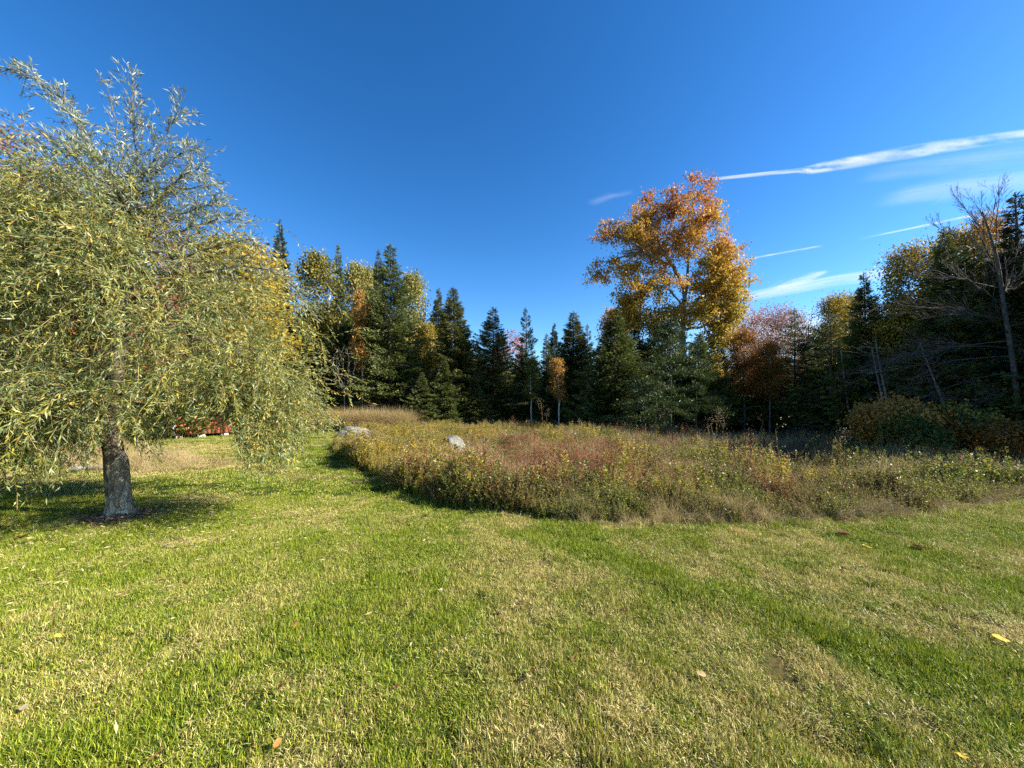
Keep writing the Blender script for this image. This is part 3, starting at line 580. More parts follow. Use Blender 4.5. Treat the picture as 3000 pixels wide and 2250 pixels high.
# ------------------------------------------------------------------ the forest edge, tree by tree: (variant, px of axis, row of the tip, distance, width m, needles, label)
for v, px, py, D, wd, nm, lb in [
    ('A', 812, 636, 31, 4.6, 'b', 'tallest blue-green spruce rising right beside the willow crown'),
    ('B', 992, 708, 34, 3.2, 'n', 'slim spruce spire between the olive birch and the yellow-green birch'),
    ('B', 1108, 728, 31.5, 3.0, 'b', 'narrow dark spruce spire pressed against the left of the big spruce'),
    ('F', 1145, 716, 29, 6.2, 'n', 'big spruce with bare grey trunk showing above the straw grass'),
    ('A', 1282, 843, 33, 4.8, 'o', 'olive spruce between the pale birch and the wide green spruce'),
    ('G', 1345, 845, 29.5, 5.4, 'o', 'wide olive green spruce left of the spruce with a thin leader'),
    ('F', 1443, 903, 30, 5.2, 'o', 'ragged spruce with a long thin leader and bare lower twigs'),
    ('C', 1548, 903, 34, 4.6, 'b', 'open spruce with upswept tiers and sky showing between them'),
    ('B', 1597, 975, 33, 2.6, 'n', 'small spruce tip just right of the open tiered spruce'),
    ('A', 1622, 944, 36, 3.8, 'b', 'dark spruce tip behind and left of the dense pointed spruce'),
    ('G', 1674, 910, 31, 5.4, 'o', 'dense pointed spruce behind the small orange birch'),
    ('C', 1722, 950, 34, 3.6, 'n', 'short spruce with knobbly top right of the dense pointed spruce'),
    ('E', 1800, 905, 25, 6.4, 'n', 'broad near-black spruce under the left limbs of the maple'),
    ('E', 1765, 1010, 24, 3.4, 'n', 'lower black spruce at the foot of the broad dark one'),
    ('E', 1300, 1045, 27, 3.4, 'n', 'young fir standing forward below the wide olive spruce'),
    ('E', 1235, 1090, 26.5, 3.2, 'n', 'young fir with skirt on the ground right of the straw grass'),
    ('E', 1390, 1100, 28, 3.0, 'o', 'low young fir in front of the wide olive green spruce'),
    ('D', 1060, 900, 31, 4.6, 'o', 'half bare spruce behind the thin orange birch'),
    ('D', 930, 880, 30, 4.4, 'o', 'dull spruce with dead lower limbs below the olive birch'),
    ('E', 1500, 1085, 31, 4.0, 'n', 'dark low spruce below the pink-red tree'),
    ('E', 1620, 1090, 30, 4.2, 'n', 'dark low spruce below the small orange birch'),
    ('G', 880, 890, 32, 4.0, 'n', 'spruce filling the gap behind the willow right edge'),
    ('D', 2330, 900, 23.5, 3.4, 'n', 'thin dark spruce in front of the red twiggy trees'),
    ('D', 2375, 945, 21.5, 3.6, 'n', 'black spruce with bare lower limbs left of the yellow treetop'),
    ('D', 2445, 905, 19, 3.4, 'n', 'shaded spruce in front of the yellow treetop'),
    ('A', 2548, 795, 17, 3.4, 'n', 'shaded spruce with crisp pointed top against the streaky cloud'),
    ('D', 2500, 880, 18, 3.0, 'n', 'bare-trunked spruce just left of the crisp pointed one'),
    ('D', 2620, 860, 16.5, 3.2, 'n', 'dark spruce at the foot of the tall gold tree'),
    ('A', 2775, 658, 14.2, 3.6, 'n', 'tall shaded spruce left of the bare grey tree'),
    ('F', 2850, 700, 13.8, 3.8, 'n', 'black spruce behind the bare grey tree'),
    ('B', 2996, 545, 12.6, 3.0, 'b', 'tall spruce spire cut by the right edge of the view'),
    ('F', 2930, 690, 13.2, 3.6, 'n', 'dark spruce directly left of the tall edge spire'),
    ('D', 2702, 850, 15.2, 3.0, 'n', 'thin black spruce with leaning pole trunks beside it'),
    ('G', 1858, 965, 27, 6.5, 'n', 'wide black spruce between the broad one and the pine'),
    ('G', 1940, 950, 28, 6.5, 'n', 'dark spruce standing behind the maple trunk'),
    ('A', 1905, 985, 26, 5.0, 'n', 'dark spruce behind the soft blue-green pine'),
    ('E', 1985, 1040, 25.5, 5.0, 'n', 'dark fir hiding the lower maple trunk'),
    ('E', 2040, 975, 24.3, 5.2, 'n', 'dark fir right behind the soft blue-green pine'),
    ('E', 2120, 1010, 27, 4.4, 'n', 'dark fir filling the space under the right side of the maple'),
    ('E', 2260, 1080, 25, 3.6, 'n', 'low black fir behind the rust coloured low tree')]:
    x, y = PT(px, D); spruce(v, x, y, HT(py, D), wd, lb, 'trees of the forest edge', nm)
for v, px, py, D, ws, pal, lb, nm, ct in [
    ('birch', 930, 732, 33, .9, 'olive', 'olive-yellow birch right of the tallest spruce', 'birch_tree', 'birch'),
    ('birch', 1046, 765, 36, .8, 'pale', 'pale yellow-green birch top between two spruce spires', 'birch_tree', 'birch'),
    ('birch', 1088, 775, 37, .6, 'pale', 'small pale birch top touching the narrow dark spire', 'birch_tree', 'birch'),
    ('thin', 1062, 850, 28, .62, 'dullorange', 'thin orange-leaved birch with white stem before the dark spruces', 'birch_tree', 'birch'),
    ('birch', 1210, 790, 33, .8, 'pale', 'pale yellow birch right of the big bare-trunked spruce', 'birch_tree', 'birch'),
    ('birch', 1255, 940, 31, .75, 'yellow', 'lower yellow birch leaning out below the pale birch', 'birch_tree', 'birch'),
    ('sparse', 1490, 960, 40, .9, 'pinkred', 'pink-red tree showing in the gap between two spruces', 'maple_tree', 'maple'),
    ('thin', 1556, 1045, 28, 1.25, 'olive', 'small yellow-green birch left of the orange one', 'birch_tree', 'birch'),
    ('thin', 1637, 1046, 24.5, 1.15, 'dullorange', 'small bright orange birch before the dense pointed spruce', 'birch_tree', 'birch'),
    ('birch', 715, 700, 25, 1.7, 'brightgold', 'bright yellow tree showing at the right shoulder of the willow', 'birch_tree', 'birch'),
    ('birch', 665, 700, 24, 1.5, 'gold', 'golden tree mostly behind the willow crown', 'birch_tree', 'birch'),
    ('fine', 400, 560, 16, .9, 'red', 'red-leaved tree seen through the middle of the willow', 'maple_tree', 'maple'),
    ('fine', 25, 350, 16, .95, 'dullred', 'dull red thin-leaved treetop at the left edge above the willow', 'maple_tree', 'maple'),
    ('fine', 80, 470, 14.5, 1.0, 'dullorange', 'orange-brown treetop above the left side of the willow', 'maple_tree', 'maple'),
    ('round', -160, 470, 13.5, 1.0, 'olive', 'olive tree outside the left edge behind the willow', 'tree', 'tree'),
    ('round', 210, 640, 17, 1.0, 'rust', 'rust coloured tree hidden behind the left of the willow', 'tree', 'tree'),
    ('birch', 756, 930, 20, .9, 'yellow', 'white-stemmed birch behind the right drape of the willow', 'birch_tree', 'birch'),
    ('round', 560, 800, 26, .9, 'olive', 'olive tree behind the red shed', 'tree', 'tree'),
    ('birch', 1800, 900, 31, 1.0, 'orange', 'pale orange tree peeping left of the broad black spruce', 'birch_tree', 'birch'),
    ('fine', 2195, 900, 29, 1.0, 'twigred', 'red twiggy tree directly right of the maple', 'maple_tree', 'maple'),
    ('fine', 2262, 880, 27, .95, 'twigred', 'pinkish twiggy tree second right of the maple', 'maple_tree', 'maple'),
    ('fine', 2312, 895, 26, .9, 'dullred', 'dark red twiggy tree behind the thin dark spruce', 'maple_tree', 'maple'),
    ('gold', 2180, 960, 24, 1.15, 'rust', 'rust-orange low tree in shade under the red twiggy trees', 'tree', 'tree'),
    ('gold', 2255, 1000, 22.5, 1.1, 'rust', 'smaller rust-orange tree beside the black spruces', 'tree', 'tree'),
    ('gold', 2440, 862, 21.5, 1.0, 'gold', 'yellow treetop left of the crisp pointed spruce', 'tree', 'tree'),
    ('gold', 2485, 862, 22, .9, 'olive', 'yellow-green treetop behind the crisp pointed spruce', 'tree', 'tree'),
    ('gold', 2668, 715, 16, 1.0, 'gold', 'tall gold tree between the two shaded spruce tops', 'birch_tree', 'birch'),
    ('gold', 2800, 672, 15.8, .95, 'gold', 'dull gold treetop behind the tall shaded spruce', 'tree', 'tree'),
    ('gold', 2885, 640, 15.5, .8, 'orange', 'orange treetop behind the bare grey tree', 'tree', 'tree'),
    ('bare', 2220, 880, 30, .9, None, 'bare grey tree among the red twiggy trees', 'bare_tree', 'tree'),
    ('twig', 2705, 665, 17, 1.0, None, 'bare crooked sapling top right of the tall gold tree', 'bare_tree', 'tree'),
    ('twig', 2400, 880, 22, 1.0, None, 'bare twiggy sapling between the yellow treetop and red trees', 'bare_tree', 'tree'),
    ('bare', 1010, 1000, 27, .8, None, 'leafless grey sapling at the willow right edge by the straw grass', 'bare_tree', 'tree'),
    ('twig', 1320, 870, 34, 1.0, None, 'bare twigs between the olive spruce and the wide green one', 'bare_tree', 'tree')]:
    x, y = PT(px, D); leafy(v, x, y, HT(py, D), ws, pal, lb, nm, ct, 'trees of the forest edge')

# ------------------------------------------------------------------ the big maple
def limb_tree(limbs, conv, targets, g, step, up_pen, wob):
    """skeleton with hand-placed main limbs (polylines, each joined to the nearest node of the earlier ones), then grown twigs"""
    P = []; par = []
    for L in limbs:
        Q = np.array([conv(*q) for q in L]); t = np.linspace(0, len(Q) - 1, 4 * (len(Q) - 1) + 1); i = np.minimum(t.astype(int), len(Q) - 2); f = (t - i)[:, None]
        im = np.maximum(i - 1, 0); i2 = np.minimum(i + 2, len(Q) - 1)
        a, b, c, d = Q[im], Q[i], Q[i + 1], Q[i2]; R = .5 * (2 * b + (c - a) * f + (2 * a - 5 * b + 4 * c - d) * f ** 2 + (3 * b - a - 3 * c + d) * f ** 3)
        R = R + g.normal(0, .035, R.shape)
        prev = -1 if not P else int(np.linalg.norm(np.array(P) - R[0], axis=1).argmin())
        for q in (R if not P else R[1:]): P.append(q); par.append(prev); prev = len(P) - 1
    n0 = len(P); A = np.zeros((n0 + len(targets) * 14, 3)); A[:n0] = P; n = n0; dist = np.zeros(len(A))
    T = targets[np.argsort([np.linalg.norm(A[:n0] - t, axis=1).min() + g.normal(0, .3) for t in targets])]
    for t in T:
        d = np.linalg.norm(A[:n] - t, axis=1) + up_pen * np.maximum(0, A[:n, 2] - t[2] + .2 * np.hypot(A[:n, 0] - t[0], A[:n, 1] - t[1])) * 2 + .12 * dist[:n]
        i = int(d.argmin()); a = A[i]; L = np.linalg.norm(t - a); m = int(min(12, max(1, round(L / step)))); prev = i; off = g.normal(0, wob * L, 3) + [0, 0, .08 * L]
        for k in range(1, m + 1):
            f = k / m; A[n] = a + (t - a) * f + off * math.sin(math.pi * f); par.append(prev); dist[n] = dist[prev] + L / m; prev = n; n += 1
    A = A[:n]; par = np.array(par); kids = np.bincount(par[1:], minlength=n); cnt = (kids == 0).astype(float)
    for i in range(n - 1, 0, -1): cnt[par[i]] += cnt[i]
    return A, par, cnt
def maple():
    D = 27.; k = D / FPX; x0 = PX(2005, D); g = np.random.default_rng(5)
    cv = lambda px, py, y=0: ((px - 2005) * k, y, HT(py, D))
    E = []
    for (px, py, rx, ry, w) in [(2038, 560, 36, 50, 4), (2050, 650, 42, 60, 5), (1965, 600, 42, 38, 3), (1895, 600, 24, 45, 3), (1885, 650, 55, 38, 4), (1800, 665, 52, 22, 3), (1760, 692, 26, 10, 1), (1830, 690, 60, 25, 3),
                                (1800, 745, 60, 15, 3), (1765, 780, 32, 18, 2), (1850, 780, 70, 28, 3), (1840, 850, 62, 28, 3), (1820, 890, 45, 28, 2), (1890, 895, 70, 40, 5), (1945, 690, 60, 50, 5), (1985, 740, 40, 40, 3), (1890, 730, 55, 40, 4), (2000, 650, 50, 60, 4), (1930, 790, 50, 40, 2),
                                (2110, 740, 42, 45, 5), (2120, 830, 60, 75, 9), (2135, 905, 50, 70, 8), (2050, 900, 70, 75, 8), (2060, 800, 45, 50, 5), (1960, 940, 70, 50, 6), (1860, 930, 60, 38, 4), (1925, 860, 45, 35, 2), (2080, 1000, 60, 45, 5), (2065, 1080, 38, 55, 5), (2110, 960, 48, 50, 4)]:
        E.append((((px - 2005) * k, g.normal(0, .9), HT(py, D)), (rx * k, min(2.6, (rx + ry) / 2 * k * 1.25), ry * k), w))
    tot = sum(e[2] for e in E); C = np.concatenate([ellip(g, c, r, max(3, int(860 * w / tot)), .15) for c, r, w in E])
    limbs = [[(2000, 1245), (2004, 1150), (2002, 1060), (2000, 960), (2006, 870), (2016, 790), (2020, 700), (2030, 610), (2036, 530)],
             [(2003, 880, -.2), (1990, 830, -.4), (1962, 780, -.5), (1930, 735, -.5), (1908, 680, -.4), (1896, 600, -.3)],
             [(1962, 780, -.5), (1900, 755, -.9), (1840, 722, -1.0), (1770, 690, -1.0)],
             [(2000, 900, -.1), (1950, 855, -.8), (1890, 842, -1.2), (1820, 835, -1.2)], [(1908, 760, -.7), (1860, 742, -.5), (1800, 745, 0), (1750, 770, .2)],
             [(2004, 930, .1), (2050, 870, .3), (2095, 815, .5), (2120, 750, .5)], [(2020, 730, 0), (1990, 680, .3), (1970, 620, .4)], [(2002, 960, -.2), (2060, 950, -.6), (2110, 900, -.9)],
             [(2006, 870), (1990, 800, .6), (1985, 730, .9), (1960, 680, 1.0)], [(2002, 1000, -.3), (2040, 1020, -.9), (2070, 1060, -1.2)]]
    A, par, cnt = limb_tree([[q if len(q) == 3 else (*q, 0) for q in L] for L in limbs], cv, C, g, .45, .5, .06)
    tb = MB(); skeleton_mesh(tb, A, par, cnt, .0125, .5, .36)
    cb = MB(); zt, zb = HT(560, D), HT(1000, D)
    def hf(P):
        u = (P[:, 2] - zb) / (zt - zb); return np.clip(.18 + .44 * u + (vnoise(P[:, 0] * .8 + 9, P[:, 2] * .8 + P[:, 1], 3) - .5) * .45, 0, 1)
    C2 = np.repeat(C, 2, 0) + g.normal(0, .35, (len(C) * 2, 3)) * [1, 1, .7]
    C2 = C2[g.random(len(C2)) < .25 + .9 * sst(.36, .56, fbm(C2[:, 0] * .9, C2[:, 2] * .9 + C2[:, 1] * .5, 71, 2))]; clump_leaves(cb, C2, 58, .24, .15, .8, g, 0, hf)
    e = empty('maple_tree', x0, D, 0, 'tallest maple, gold below and orange-red on top, limbs reaching left', 'maple', 'trees of the forest edge', s=(.95, .95, .98))
    link('trunk', tb.mesh('maple_trunk', [M_BARK_GREY], True), e); link('crown', cb.mesh('maple_crown', [M_MAPLE]), e)
maple()
# ------------------------------------------------------------------ white pines in front of it
def pine(px, py, D, R, label, seed, dens=1.0):
    g = np.random.default_rng(seed); H = HT(py, D); C = []
    for z in np.arange(.5, H, .42):
        u = z / H; L = R * (1 - u) ** .75 * g.uniform(.7, 1.1)
        for _ in range(int(9 * dens * (1 - u * .5))):
            a = g.uniform(0, 6.283); rr = L * g.uniform(.35, 1.05); C.append((math.cos(a) * rr, math.sin(a) * rr, z + rr * .18 + g.normal(0, .15)))
    C = np.array(C); path = [(0, 0, t * H * .98) for t in np.linspace(0, 1, 14)]
    A, par, cnt = grow(path, C, g, .4, .9, .05); tb = MB(); skeleton_mesh(tb, A, par, cnt, .009, .45, .16)
    cb = MB(); per = 170; n = len(C) * per; c = np.repeat(C, per, 0); hor = unit(c * [1, 1, 0] + 1e-3)
    P = c + hor * g.normal(0, .26, (n, 1)) + g.normal(0, 1, (n, 3)) * [.13, .13, .08] - [0, 0, .05]
    d = hor * .7 + [0, 0, .7]; base = np.repeat(g.random(len(C)), per)
    tris(cb, P, d + g.normal(0, .5, (n, 3)), .16, .035, np.clip(base * .6 + g.random(n) * .4, 0, 1), .5, 0, g)
    e = empty('pine_tree', PX(px, D), D, 0, label, 'pine', 'trees of the forest edge'); link('trunk', tb.mesh('pine_trunk', [M_BARK_DARK], True), e); link('crown', cb.mesh('pine_crown', [M_PINE]), e)
pine(1965, 945, 21.5, 3.0, 'soft blue-green pine standing in front of the maple', 21)
pine(1890, 1120, 20, 2.4, 'low bushy pine at the meadow edge below the maple', 22)
pine(2040, 1050, 22, 2.1, 'smaller pine right of the soft blue-green pine', 23, .7)

# ------------------------------------------------------------------ big bare tree at the right edge
def bare_big():
    D = 11.6; g = np.random.default_rng(9); x0 = PX(2985, D); z0 = Z(x0, D); tb = MB()
    def w3(px, py, dy=0): return np.array([PX(px, D) - x0, dy, HT(py, D) - z0])
    def spl(Q, m):
        Q = np.array(Q); t = np.linspace(0, len(Q) - 1, m); i = np.minimum(t.astype(int), len(Q) - 2); f = (t - i)[:, None]; a, b, c, d = Q[np.maximum(i - 1, 0)], Q[i], Q[i + 1], Q[np.minimum(i + 2, len(Q) - 1)]
        return .5 * (2 * b + (c - a) * f + (2 * a - 5 * b + 4 * c - d) * f ** 2 + (3 * b - a - 3 * c + d) * f ** 3)
    T = spl([w3(2990, 1340), w3(2982, 1180), w3(2962, 1020), (w3(2940, 890)), w3(2925, 780), w3(2905, 700), w3(2878, 620)], 40); r = np.linspace(.085, .018, 40); prisms(tb, T[:-1], T[1:], r[:-1], r[1:], 8)
    def sub(p0, d, L, rad, lev, drop=.0):
        m = 9; t = np.linspace(0, 1, m)[:, None]; d = d / np.linalg.norm(d); side = rdir(1, g)[0] * .12 * L
        P = p0 + d * L * t + np.array([0, 0, drop * L]) * t ** 2 + side * t ** 2 + g.normal(0, .006 * L, (m, 3)) * t
        rr = np.linspace(rad, rad * .25 + .0015, m); prisms(tb, P[:-1], P[1:], rr[:-1], rr[1:], 4 if lev < 2 else 3)
        if lev < 3:
            for k in range(int([17, 8, 5][lev] * g.uniform(.7, 1.2))):
                u = g.uniform(.2, .97); i = min(int(u * (m - 1)), m - 2); q = P[i] + (P[i + 1] - P[i]) * (u * (m - 1) - i); tan = unit(P[i + 1] - P[i])
                sub(q, tan + rdir(1, g)[0] * .62 + [0, 0, .12], L * g.uniform(.22, .5) * (1.15 - .5 * u), rr[i] * .6, lev + 1, drop * .5 + .05)
    for (ti, px, py, dy, dr) in [(10, 2560, 1130, -.4, -.12), (12, 2640, 1060, .5, -.15), (13, 2480, 985, .2, -.25), (15, 2650, 930, -.8, -.2), (17, 2600, 850, .3, -.1), (19, 2700, 800, -.4, 0), (22, 2740, 740, .6, .1), (24, 2790, 700, -.3, .1), (27, 2800, 640, .2, .15), (29, 2850, 600, -.3, .1),
                                 (32, 2850, 560, .2, .1), (34, 2900, 560, -.1, .1), (36, 2870, 545, .1, .05), (39, 2868, 560, 0, .02), (30, 2960, 590, .3, .1), (25, 3010, 680, -.4, .1), (20, 3080, 760, .5, .1), (16, 3130, 900, -.5, .05), (12, 3150, 1020, .4, 0), (33, 2930, 570, -.3, .1), (8, 2700, 1180, -.6, -.05), (14, 2760, 1010, 1.2, -.15)]:
        v = w3(px, py, dy * 2) - T[ti] - [0, 0, dr]; L = np.linalg.norm(v); sub(T[ti], v, L, min(r[ti] * .42, .019), 0 if L > 1.4 else 1, dr)
    e = empty('bare_tree', x0, D, 0, 'large leafless grey tree with long sweeping branches near the right edge', 'tree', 'trees of the forest edge'); link('trunk', tb.mesh('bare_tree_trunk', [barkmat('dark_grey_bark', (.045, .038, .032), (.10, .088, .075), (.17, .155, .135), 6, 3, .4)], True), e)
bare_big()

# ------------------------------------------------------------------ leaning pole trunks and shrubs at the right forest edge
def pole(px0, py1, D, px1, label):
    x = PX(px0, D); h = HT(py1, D); dx = PX(px1, D) - x; g = np.random.default_rng(int(px0)); tb = MB(); t = np.linspace(0, 1, 9)
    p = np.stack([dx * t + .05 * np.sin(t * 5), .3 * t, h * t], 1); prisms(tb, p[:-1], p[1:], .05 * (1 - t[:-1] * .6), .05 * (1 - t[1:] * .6), 6)
    q = p[4:]; m = 16; i = g.integers(0, len(q), m); d = rdir(m, g) + [0, 0, .3]; prisms(tb, q[i], q[i] + d * g.uniform(.2, .6, m)[:, None], .012, .004, 3)
    tag(link('dead_tree', tb.mesh('dead_pole', [M_BARK_GREY])), label, 'tree').location = (x, D, Z(x, D) - .03)
pole(2605, 1010, 14.5, 2580, 'thin dead pole left of the two leaning beside the orange shrub')
pole(2617, 1000, 14.3, 2592, 'thin dead pole leaning behind the orange shrub')
pole(2812, 1000, 13, 2728, 'dead pole leaning left in front of the black spruces')
pole(2490, 1020, 17, 2484, 'upright pale dead pole among the black spruces')
shrubm = leafy_meshes('shrub', rng, 1.7, .5, [((0, 0, 1.0), (.9, .8, .65), 1)], 110, 60, .13, .075, .8, .004)
for px, py, D, w, pal, lb in [(2605, 1172, 10.6, .9, 'dullorange', 'orange-leaved shrub before the dark forest'), (2650, 1215, 10.2, .8, 'green', 'dark green shrub grown into the orange one'),
                              (2720, 1195, 10.5, .7, 'rust', 'thin russet shrub between the green shrub and the yellow-green one'), (2800, 1190, 10.4, .9, 'olive', 'yellow-green shrub right of the russet one'),
                              (2900, 1235, 9.8, 1.0, 'rust', 'low rusty bramble thicket at the foot of the bare grey tree')]:
    x = PX(px, D); H = max(HT(py, D), .7); e = empty('shrub', x, D, random.uniform(0, 6), lb, 'shrub', 'shrubs at the forest edge', s=(w * 1.15, w * 1.15, H / 1.65))
    link('stems', shrubm[0], e); link('foliage', shrubm[1], e, [MP[pal]])

# ------------------------------------------------------------------ deeper forest: one uncountable mass behind the named trees
SKX = [-700, 0, 200, 400, 600, 700, 760, 880, 930, 1050, 1200, 1270, 1400, 1490, 1600, 1700, 1760, 1850, 2150, 2200, 2400, 2500, 2600, 2700, 2800, 2900, 3000, 3500]
SKY = [520, 560, 700, 760, 820, 830, 840, 860, 850, 860, 900, 930, 980, 1030, 1030, 1010, 1030, 1030, 1060, 1040, 1010, 920, 880, 830, 760, 760, 700, 640]
def deep_forest():
    def comb(v, mat):
        t, c, h0, r0 = SP[v]; o1 = bpy.data.objects.new('t', t); o2 = bpy.data.objects.new('c', c); return o1, o2, h0
    pts = []
    def put(x, y, lo, hi):
        D = y; px = 1500 + FPX * x / max(y, 1); top = np.interp(px, SKX, SKY) + random.uniform(lo, hi); H = HT(top, D)
        if H > 3: pts.append((x, y, H))
    for _ in range(150): put(random.uniform(-24, 22), random.uniform(32, 46), 0, 110)
    for _ in range(70): put(random.uniform(17.2, 30), random.uniform(9, 34), 0, 90)
    for _ in range(50):
        y = random.uniform(16, 34); put(-random.uniform(19, 34) , y, 0, 110)
    for k in range(16): yk = 8.4 + k * .35; pts.append((max(1.68 * yk, 15.8) + random.uniform(0, 2) + (k % 2) * 1.5, yk, random.uniform(8, 9.5)))
    pts = np.array(pts); print('deep forest', len(pts))
    vs = ['A', 'D', 'F', 'G']; pick = rng.integers(0, 4, len(pts)); rot = rz(len(pts))
    for i, v in enumerate(vs):
        q = pick == i; P = pts[q]; t, c, h0, r0 = SP[v]; sc = P[:, 2] / h0; w = rng.uniform(3.6, 5, len(P)) / 2 / r0
        pr = []
        mb = bpy.data.objects.new('forest_mass', bpy.data.meshes.new('x')) if False else None
        for nm, me in (('forest_trunks', t), ('forest_crowns', c)):
            scatter(nm, 'uncounted spruces deep behind the forest edge', P[:, 0], P[:, 1], rot[q], np.stack([w, w, sc], 1), rng.random(len(P)), [bpy.data.objects.new(nm + v, me)], -.05)
    # dark understorey closing the view under the crowns
    bush = [bpy.data.objects.new('understorey_bush', leafy_meshes('understorey_bush', rng, 2, .5, [((0, 0, 1.1), (1.1, 1.1, 1.0), 1)], 90, 40, .2, .13, .8, .006, matl=MP['green'])[1]) for _ in range(2)]
    n = 420; x = rng.uniform(-22, 17, n); y = rng.uniform(30, 38, n); x2 = rng.uniform(16.6, 24, 190); y2 = rng.uniform(9, 31, 190); x3 = rng.uniform(-27, -17, 120); y3 = rng.uniform(12, 30, 120)
    x = np.concatenate([x, x2, x3]); y = np.concatenate([y, y2, y3]); n = len(x)
    s = rng.uniform(.6, 1.5, n); scatter('undergrowth', 'dark undergrowth beneath the forest trees', x, y, rz(n), np.stack([s * 1.2, s * 1.2, s], 1), rng.random(n), bush)
deep_forest()

# ------------------------------------------------------------------ willow in the left foreground
def willow():
    g = np.random.default_rng(3); WX, WY = PX(352, 5.45), 5.45; zb = Z(WX, WY)
    # trunk: ridged, flared at the foot
    tb = MB(); nz_, na = 38, 30; hz = np.linspace(-.06, 1.16, nz_); a = np.linspace(0, 2 * np.pi, na, endpoint=False)
    Zg, Ag = np.meshgrid(hz, a, indexing='ij'); fl = np.exp(-np.maximum(Zg, 0) / .085)
    r = .128 - .010 * Zg + .11 * fl * (.55 + .45 * np.cos(Ag * 3 - .6)) + .012 * np.sin(Ag * 9 + 5 * vnoise(Zg * 4, Ag, 5)) + (vnoise(Ag * 5, Zg * 14, 8) - .5) * .022 + .02 * sst(.6, .85, Zg) * np.cos(2 * Ag); r = r * (1 - .42 * sst(.72, 1.16, Zg))
    cx = -.05 * Zg - .06 * Zg ** 2; V = np.stack([cx + r * np.cos(Ag), .02 * Zg + r * np.sin(Ag), Zg], -1).reshape(-1, 3)
    i = (np.arange(na)[None] + (np.arange(nz_ - 1) * na)[:, None]); j = ((np.arange(na) + 1) % na)[None] + (np.arange(nz_ - 1) * na)[:, None]
    tb.add(V, np.stack([i, j, j + na, i + na], -1).reshape(-1, 4))
    # limbs
    T = np.concatenate([ellip(g, (0, 0, 2.35), (2.45, 2.1, 2.15), 260, .2), ellip(g, (-1.6, -.2, 3.7), (1.3, 1.3, 1.1), 60, .1), ellip(g, (.5, 0, 3.9), (1.3, 1.2, .9), 30, .1), ellip(g, (.0, 0, 4.35), (1.25, 1.0, .75), 34, .1), ellip(g, (1.95, -.2, 1.7), (.45, .8, .4), 46, .1), ellip(g, (-1.6, -.9, 1.62), (1.2, .8, .3), 60, .1), ellip(g, (.1, -1.1, 1.62), (1.1, .5, .28), 34, .1)]); T = T[T[:, 2] > 1.25 + .0 * T[:, 0]]
    T = T[(T[:, 2] > 1.7) | (np.hypot(T[:, 0], T[:, 1]) > .8)]
    path = [(-.05, 0, .3), (-.08, 0, .6), (-.10, .01, .9), (-.14, 0, 1.2), (-.12, 0, 1.6), (-.06, 0, 2.1), (0, 0, 2.6), (.08, 0, 3.1), (.1, 0, 3.6), (.1, 0, 4.1), (.14, 0, 4.6), (.16, 0, 5.1)]
    A, par, cnt = grow(path, T, g, .22, .3, .07, 0, 3); lb = MB(); keep = np.arange(len(A)) > 1
    skeleton_mesh(lb, A, par, cnt, .0065, .52, .12, 6)
    # upward shoots of the open top: (list of waypoints as photo px,row,depth offset)
    shoots = []
    def W3(px, py, D=5.45): return np.array([PX(px, D) - WX, D - WY, HT(py, D) - zb])
    for wps in [[(380, 640), (392, 500), (393, 380), (388, 300), (385, 225)], [(370, 620), (330, 540), (260, 420), (180, 290), (110, 240), (50, 205), (-10, 212)], [(395, 560), (450, 470), (500, 370), (530, 315)],
                [(380, 600), (440, 520), (520, 450), (560, 440)], [(350, 590), (300, 470), (250, 430), (190, 445)], [(400, 640), (490, 560), (580, 550), (620, 545)], [(420, 680), (540, 620), (610, 600), (650, 585)],
                [(300, 640), (200, 560), (130, 520), (50, 350)], [(440, 700), (580, 660), (650, 640), (700, 645)], [(380, 640), (360, 500), (340, 350), (310, 235)], [(300, 620), (250, 500), (210, 450), (150, 400)],
                [(430, 640), (500, 540), (560, 490), (590, 500)], [(330, 600), (290, 520), (230, 360), (210, 330)], [(500, 760), (640, 720), (730, 700), (760, 720)], [(560, 800), (700, 780), (800, 790), (860, 840), (905, 900)], [(200, 700), (100, 600), (20, 560), (-60, 560)]]:
        dep = g.normal(0, .35); P = np.array([W3(px, py, 5.45 + dep * (.3 + .7 * k / len(wps))) for k, (px, py) in enumerate(wps)])
        # link root to the nearest limb node
        q = A[np.linalg.norm(A - P[0], axis=1).argmin()]; P = np.vstack([q, P]); t = np.linspace(0, len(P) - 1, 4 * len(P)); ii = np.minimum(t.astype(int), len(P) - 2); f = (t - ii)[:, None]
        Q = P[ii] * (1 - f) + P[ii + 1] * f; Q = Q + g.normal(0, .012, Q.shape); shoots.append(Q)
        rr = np.linspace(.018, .004, len(Q)); prisms(lb, Q[:-1], Q[1:], rr[:-1], rr[1:], 4)
    cb = MB()
    def twig_leaves(P, Dv, L, w, rlo, rhi, mat, spread=.8, per=1, dn=.25):
        n = len(P) * per; P = np.repeat(P, per, 0); Dv = np.repeat(unit(Dv), per, 0)
        D = Dv + rdir(n, g) * spread + [0, 0, -dn]; s = g.uniform(.6, 1.2, n)
        leaves(cb, P, D, L * s, w * g.uniform(.8, 1.2, n), g.uniform(rlo, rhi, n), .5, mat, g)
